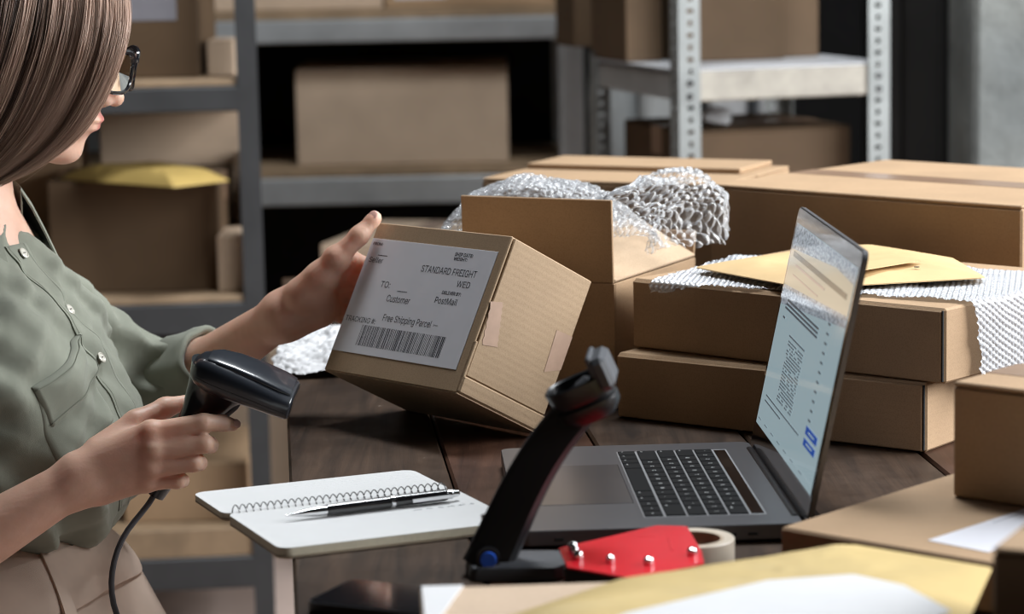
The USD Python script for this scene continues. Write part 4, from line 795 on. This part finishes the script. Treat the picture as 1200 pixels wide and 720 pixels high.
# chest pocket with a pointed flap on the near side
def patchq(q, nu, nv, off, dome=0.):
    u, v = np.meshgrid(np.linspace(0, 1, nu), np.linspace(0, 1, nv), indexing='ij'); q = np.array(q, float)
    S_ = ((1-u)[..., None]*((1-v)[..., None]*q[0]+v[..., None]*q[3]) + u[..., None]*((1-v)[..., None]*q[1]+v[..., None]*q[2])); st = np.array([MIDF(z)+TLAT*s+TF*.3 for s, z in S_.reshape(-1, 2)])
    e = np.minimum(np.minimum(u, 1-u), np.minimum(v, 1-v)).ravel(); pt_ = onto(shirt_f, st, -TF, 0); gn_ = grad(shirt_s, pt_); gn_ /= np.linalg.norm(gn_, axis=1)[:, None]; pt_ = pt_ + gn_*(off*np.clip(e*34, .25, 1)+dome*np.clip(e*4, 0, 1))[:, None]; return pt_.reshape(nu, nv, 3)
fq = POCKET
obj('pocket', slab(patchq([(fq[0][0]+.003, fq[0][1]-.01), (fq[1][0]-.003, fq[1][1]-.01), (fq[1][0]-.004, fq[1][1]-.085), (fq[0][0]+.004, fq[0][1]-.085)], 30, 30, .0018, .001), TF, .0022), 'shirt_cloth', sh_, 60)
pf = obj('pocket_flap', slab(patchq(fq, 36, 22, .0048, .003), TF*.5-TLAT*.85, .0025), 'shirt_cloth', sh_, 60)
ed = patchq(fq, 36, 22, .0056, .003); obj('stitching', cat(tube(ed[:, 2], .0005, 5), tube(ed[:, -3], .0005, 5), tube(ed[-3], .0005, 5)), 'shirt_seam', pf)
# rolled cuffs
def cuff(a, b, r0, r1):
    a, b = V(*a), V(*b); d = b-a; L_ = np.linalg.norm(d); x, y, z = frame(d); th = np.linspace(0, 2*np.pi, 72, endpoint=False); rings = []
    for t_, r in ((-.001, r0-.004), (.0, r0), (.15, r0+.004), (.5, (r0+r1)/2+.0045), (.85, r1+.005), (.97, r1+.004), (1.0, r1), (.97, r1-.004), (.6, r1-.006)):
        wob = 1+.05*np.sin(3*th+t_*5)+.03*np.sin(7*th+t_*11+1); rings.append(a+d*t_+((r*wob)[:, None])*(np.cos(th)[:, None]*x+np.sin(th)[:, None]*y))
    return loft(rings)
obj('cuff', cuff(LE+.08*(LWR-LE), LE+.43*(LWR-LE), .050, .0395), 'shirt_cloth', sh_, 60); obj('cuff', cuff(RE, RE+.17*(RW-RE), .056, .052), 'shirt_cloth', sh_, 60)
# collar: a band round the neck opening with two points
def collar(side):
    P = []
    for t_ in np.linspace(0, 1, 26):
        ang = math.radians(175-150*t_)*side; dirv = TF*math.cos(ang)+TLAT*math.sin(ang); fr_ = .5+.5*math.cos(ang); r_in = .066+.007*fr_
        base_ = V(-.586, 2.757, 1.012-.048*fr_) + dirv*(r_in+.002); topp = V(-.586, 2.757, 1.040-.040*fr_) + dirv*(r_in+.003)
        out_ = V(-.586, 2.757, 1.000-.066*fr_-.016*t_**3) + dirv*(r_in+.024+.018*t_**2)
        P.append([base_, base_*.4+topp*.6, topp, topp*.7+out_*.3+V(0, 0, .005), topp*.35+out_*.65+V(0, 0, .004), out_])
    P = np.array(P); Nn = sheet_normals(P); 
    return slab(P, Nn, .0018)
for sd_ in (-1, 1): obj('collar', collar(sd_), 'shirt_cloth', sh_, 60)

# --- trousers with a wide belt
def trous(P):
    d = ell(P, (-.535, 2.705, .560), (.122, .160, .125), TM)
    K1, K2 = V(-.33, 2.44, .28), V(-.25, 2.64, .28)
    d = smin(d, smin(cone(P, (-.51, 2.62, .53), K1, .088, .062), cone(P, (-.48, 2.77, .53), K2, .088, .062), .02), .04)
    d = smin(d, np.minimum(cone(P, K1, K1+V(-.06, .02, -.21), .062, .045), cone(P, K2, K2+V(-.06, .02, -.21), .062, .045)), .03)
    n = meshkit.noise(P*V(16, 16, 9), 4)-.5; n2 = meshkit.noise(np.stack([P@TLAT*40, P[:, 2]*12, P@TF*20], -1), 8)-.5
    return d - .006*n - .004*n2
simple('trouser_cloth', (.56, .43, .345), .75, spec=.25, var=.06, scale=20, bump=.2, bscale=1500, extra={'sheen_weight': .1})
tr_ = obj('trousers', skin(trous, (-.72, 2.33, .03), (-.02, 2.93, .70), .0065), 'trouser_cloth', pe, True)
def belt(z0, z1, off, a0, a1, n=90, tilt=.018):
    P = []
    for a in np.linspace(a0, a1, n):
        dirv = TF*math.cos(a)+TLAT*math.sin(a); c0 = V(-.535, 2.705, 0); ray_ = np.array([c0+dirv*.30+V(0, 0, z0+(z1-z0)*q+tilt*math.cos(a)) for q in np.linspace(0, 1, 7)])
        P.append(onto(trous, ray_, -dirv, 0)+dirv[None]*(off-.003*np.abs(2*np.linspace(0, 1, 7)-1)[:, None]**3))
    P = np.array(P); N_ = sheet_normals(P); N_ *= np.sign(((P-V(-.535, 2.705, .6))*N_).sum(-1).mean()); return slab(P, N_, .004)
obj('belt', belt(.578, .628, .006, -math.pi*.98, math.pi*.98), 'trouser_cloth', tr_, 50, label='wide beige fabric belt')
obj('belt_loop', belt(.560, .634, .0105, -.62, -.52, 6), 'trouser_cloth', tr_, 50)
for k in ((-.33, 2.43), (-.25, 2.63)):
    obj('shoe', cat(xf(trimesh.creation.icosphere(3, 1), None)) if False else rbox(k[0]-.12, k[0]+.10, k[1]-.02, k[1]+.065, .0, .07, .02), 'black_plastic', pe)
st_ = thing('stool', 'low round stool under the seated person', 'stool', (-.60, 2.72, 0))
obj('seat', lathe([(0, .375), (.15, .375), (.16, .385), (.16, .405), (.15, .415), (0, .415)], 40), 'black_plastic', st_); obj('post', cyl((0, 0, .03), (0, 0, .375), .025), 'steel_dull', st_); obj('base', lathe([(0, 0), (.20, 0), (.20, .015), (.03, .035), (0, .035)], 40), 'steel_dull', st_)

# --- hair: a cap and strands that sweep down and back over the cheek
def hairlook(n, c, rough=.32):
    LOOK[n] = mat(stage, '/World/Looks/'+n, {'p': ('principled_bsdf', {'base_color': c, 'roughness': rough, 'specular_ior_level': .5})}, surface='p.BSDF')
hairlook('hair_dark', (.055, .033, .024), .4); hairlook('hair_mid', (.27, .17, .125), .4); hairlook('hair_light', (.52, .36, .275), .4); hairlook('hair_cap', (.03, .019, .015), .6)
HF = [V(*p) for p in HAIR_FRONT]; HB = [V(*p) for p in HAIR_BACK]
def hair_pt(a, t, dep):
    """a: front (0) to back (1); t: root to end; dep: depth into the hair"""
    f = SPF(t); b = SPB(t); p = f*(1-a)+b*a; return p
from scipy.interpolate import CubicSpline as CS_
tt = np.linspace(0, 1, len(HF)); SPF, SPB = CS_(tt, np.array(HF)), CS_(tt, np.array(HB))
T_ = np.linspace(0, 1, 22); rg_ = np.random.default_rng(21)
capP = []
for a in np.linspace(.03, 1.0, 26): capP.append([hair_pt(a, t, 0)+V(-.004, .014, 0) for t in np.linspace(.0, .99, 40)])
capP = np.array(capP); cn_ = sheet_normals(capP); cn_ *= np.sign(-cn_[..., 1:2].mean()); obj_hair = obj('hair', slab(capP, cn_, .010), 'hair_cap', pe, True)
def hcap(P):
    Q = (P-HC)@HR; d = ell(Q, (-.020, 0, .040), (.106, .086, .100)); d = smin(d, ell(Q, (-.065, 0, -.06), (.060, .080, .110)), .05); return smax(d, (Q[:, 0]-.070)+np.clip(.02-Q[:, 2], 0, 1)*.95, .012)
obj('hair_cap', skin(hcap, (-.72, 2.62, .90), (-.36, 2.92, 1.30), .006), 'hair_cap', obj_hair, True)
def curves(name, lines, wid, material):
    c = UsdGeom.BasisCurves.Define(stage, path(name, obj_hair)); pts = np.concatenate(lines); c.CreateTypeAttr('linear'); c.CreateCurveVertexCountsAttr(Vt.IntArray([len(l) for l in lines])); c.CreatePointsAttr(Vt.Vec3fArray.FromNumpy(pts.astype(np.float32)))
    w = np.concatenate([np.full(len(l), wid)*np.clip(np.linspace(1.0, .35, len(l)), .2, 1) for l in lines]); c.CreateWidthsAttr(Vt.FloatArray.FromNumpy(w.astype(np.float32))); c.SetWidthsInterpolation('vertex')
    UsdShade.MaterialBindingAPI.Apply(c.GetPrim()).Bind(LOOK[material]); c.GetPrim().SetCustomDataByKey('kind', 'stuff')
lines = {'hair_dark': [], 'hair_mid': [], 'hair_light': []}
clumps = rg_.random(150)
for k in range(7000):
    a = rg_.random(); 
    if rg_.random() < .7:
        cc = clumps[np.argmin(np.abs(clumps-a))]; a0, a1 = a, a*.35+cc*.65
    else: a0 = a1 = a
    aa = a0+(a1-a0)*T_ + .010*np.sin(T_*5+rg_.random()*6)*rg_.normal(); f = SPF(T_); b = SPB(T_); p = f*(1-aa)[:, None]+b*aa[:, None]
    clump_n = meshkit.noise(np.stack([aa*26, T_*1.3, 0*T_], -1), 3); p[:, 1] += rg_.uniform(-.002, .012) - .008*(clump_n-.5) ; p[:, 0] += rg_.normal()*.0012 + (rg_.normal()*.010*T_**2 if rg_.random() < .06 else 0); p[:, 2] += rg_.normal()*.001
    end = rg_.uniform(.86, 1.0) if rg_.random() < .8 else rg_.uniform(.6, 1); n_ = max(6, int(22*end)); tone = meshkit.noise(np.array([[a1*34, 0, 0]]), 7)[0]*.75+rg_.random()*.35 + .16*(a < .3) - .55*np.clip((a-.62)/.35, 0, 1)  # tone drops towards the back, painting in shadow inside the hair
    lines['hair_light' if tone > .52 else 'hair_mid' if tone > .30 else 'hair_dark'].append(p[:n_])
CD = HC+HR@V(-.030, 0, .030)
for k in range(4200):
    ph = rg_.uniform(0, 2*np.pi); th = np.linspace(rg_.uniform(.02, .5), rg_.uniform(1.5, 2.25), 14); ph = ph+rg_.normal()*.05*th
    D_ = np.stack([np.sin(th)*np.cos(ph), np.sin(th)*np.sin(ph), np.cos(th)], -1)@HR.T; q = CD+D_*.24
    for _ in range(26): q = q-np.clip(hcap(q)-.0022, -.02, .02)[:, None]*.85*D_
    loc_ = (q-HC)@HR; ok = (loc_[:, 0] < .066+.5*np.minimum(loc_[:, 2]-.03, 0))
    if ok[:6].all():
        n_ = 14 if ok.all() else int(np.argmin(ok)); tone = rg_.random()+.2*float(np.cos(ph[0]))
        lines['hair_light' if tone > .85 else 'hair_mid' if tone > .35 else 'hair_dark'].append(q[:n_]+rg_.normal(size=3)*.0008)
for k_, v_ in lines.items(): curves('hair_strands', v_, .00060, k_)

# --- glasses
gl = thing('eyeglasses', 'black rimmed eyeglasses worn by the seated person', 'eyeglasses', HC, R=HR)
for sgn in (-1, 1):
    cc = V(.1245, sgn*.0335, -.0085); th = np.linspace(0, 2*np.pi, 40, endpoint=False); ce = np.sign(np.cos(th))*np.abs(np.cos(th))**.75; se = np.sign(np.sin(th))*np.abs(np.sin(th))**.75
    loop = np.c_[cc[0]+.002-.021*((ce*sgn+1)/2)**1.6, cc[1]+.0265*ce, cc[2]+.0215*se]; lp_ = np.vstack([loop, loop[:2]])
    obj('frame', cat(tube(lp_, .0021, 8, False), tube(loop[2:19], .0030, 8)), 'black_gloss', gl, 40)
    obj('lens', slab(np.stack([V(loop[:, 0].mean(), cc[1], cc[2])+(np.vstack([loop, loop[:1]])-V(loop[:, 0].mean(), cc[1], cc[2]))*q for q in (.02, .35, .7, 1.0)], 1), V(1, 0, 0), .0008), 'lens_glass', gl, False)
    obj('temple', cat(tube([(.1065, sgn*.0615, .004), (.092, sgn*.073, .005), (.06, sgn*.078, .008), (.0, sgn*.080, .004), (-.015, sgn*.080, -.010)], [.003, .003, .0026, .0022, .0022], 8)), 'black_gloss', gl)
obj('bridge', tube([(.1265, -.009, .001), (.1275, 0, .004), (.1265, .009, .001)], .0022, 8), 'black_gloss', gl)

# ------------------------------------------------------------------ barcode scanner in her right hand
SC = V(-.280, 2.560, .8335); nx = V(.925, -.02, -.33); nx /= np.linalg.norm(nx); ny = V(.02, .985, .16); ny -= nx*(ny@nx); ny /= np.linalg.norm(ny); SR = np.c_[nx, ny, np.cross(nx, ny)]
sc = thing('barcode_scanner', 'dark grey handheld barcode scanner gripped in the right hand', 'barcode scanner', SC, R=SR)
def sup(x, hy_, hz, zc, e=.72, n=36):
    a = np.linspace(0, 2*np.pi, n, endpoint=False); return np.c_[np.full(n, x), hy_*np.sign(np.cos(a))*np.abs(np.cos(a))**e, zc+hz*np.sign(np.sin(a))*np.abs(np.sin(a))**e]
sec = [(-.0365, .004, .003, .000), (-.0345, .013, .009, .001), (-.028, .022, .0145, .0015), (-.014, .029, .0185, .002), (.004, .0325, .0190, .002), (.028, .0345, .0175, .0015), (.050, .0350, .0160, 0.0), (.0665, .0335, .0150, -.001), (.0690, .031, .0130, -.0015)]
obj('housing', loft([sup(*q) for q in sec]), 'gun_plastic', sc, 50)
tops = [(-.022, .016, .0042, .0150), (-.012, .0215, .0050, .0170), (.006, .0245, .0050, .0178), (.030, .0265, .0050, .0165), (.054, .0270, .0044, .0140), (.0650, .0250, .0035, .0122)]
obj('top_cover', loft([sup(*q) for q in tops]), 'gun_plastic', sc, 50)
obj('seam', loft([sup(x, a*1.004, .0009, zc-.0035) for x, a, b, zc in sec[2:-1]]), 'black_plastic', sc, 50)
obj('scan_window', rbox(.0688, .0697, -.025, .025, -.010, .006, .0004), 'lid_black', sc)
hd = SR.T@(V(-.3550, 2.563, .7160)-SC); mid_ = SR.T@(V(-.322, 2.561, .775)-SC)
hs = spline([V(-.004, 0, .000), V(-.010, 0, -.022), mid_, hd*.55+mid_*.45, hd], 22); ht = np.gradient(hs, axis=0); ht /= np.linalg.norm(ht, axis=1)[:, None]; rings = []
for p, t_, q in zip(hs, ht, np.linspace(0, 1, 22)):
    xv = V(1, 0, 0)-t_*t_[0]; xv /= np.linalg.norm(xv); yv = np.cross(t_, xv); w1 = np.interp(q, [0, .15, .35, .7, 1], [.036, .0265, .0175, .0140, .0085]); w2 = np.interp(q, [0, .2, .5, 1], [.026, .0170, .0140, .0085]); a = np.linspace(0, 2*np.pi, 28, endpoint=False)
    rings.append(p+np.cos(a)[:, None]*w1*xv+np.sin(a)[:, None]*w2*yv)
obj('grip', loft(rings), 'gun_black', sc, 50)
obj('trigger', loft([np.c_[np.cos(np.linspace(0, 2*np.pi, 16, endpoint=False))*.006, np.sin(np.linspace(0, 2*np.pi, 16, endpoint=False))*.007, np.full(16, z)]+V(x, 0, 0) for x, z in ((.016, -.018), (.013, -.028), (.006, -.040), (.000, -.048))]), 'rubber_grey', sc, 50)
cb = [V(-.3560, 2.563, .7175), V(-.3640, 2.560, .7060), V(-.384, 2.552, .682), V(-.397, 2.545, .650), V(-.399, 2.545, .618), V(-.388, 2.545, .585), V(-.360, 2.545, .555), V(-.330, 2.545, .520), V(-.31, 2.545, .44), V(-.30, 2.55, .30), V(-.27, 2.56, .10), V(-.22, 2.6, .006), V(-.05, 2.7, .006)]
obj('cable', tube([SR.T@(q-SC) for q in spline(cb, 90)], .0030, 10), 'rubber_grey', sc)
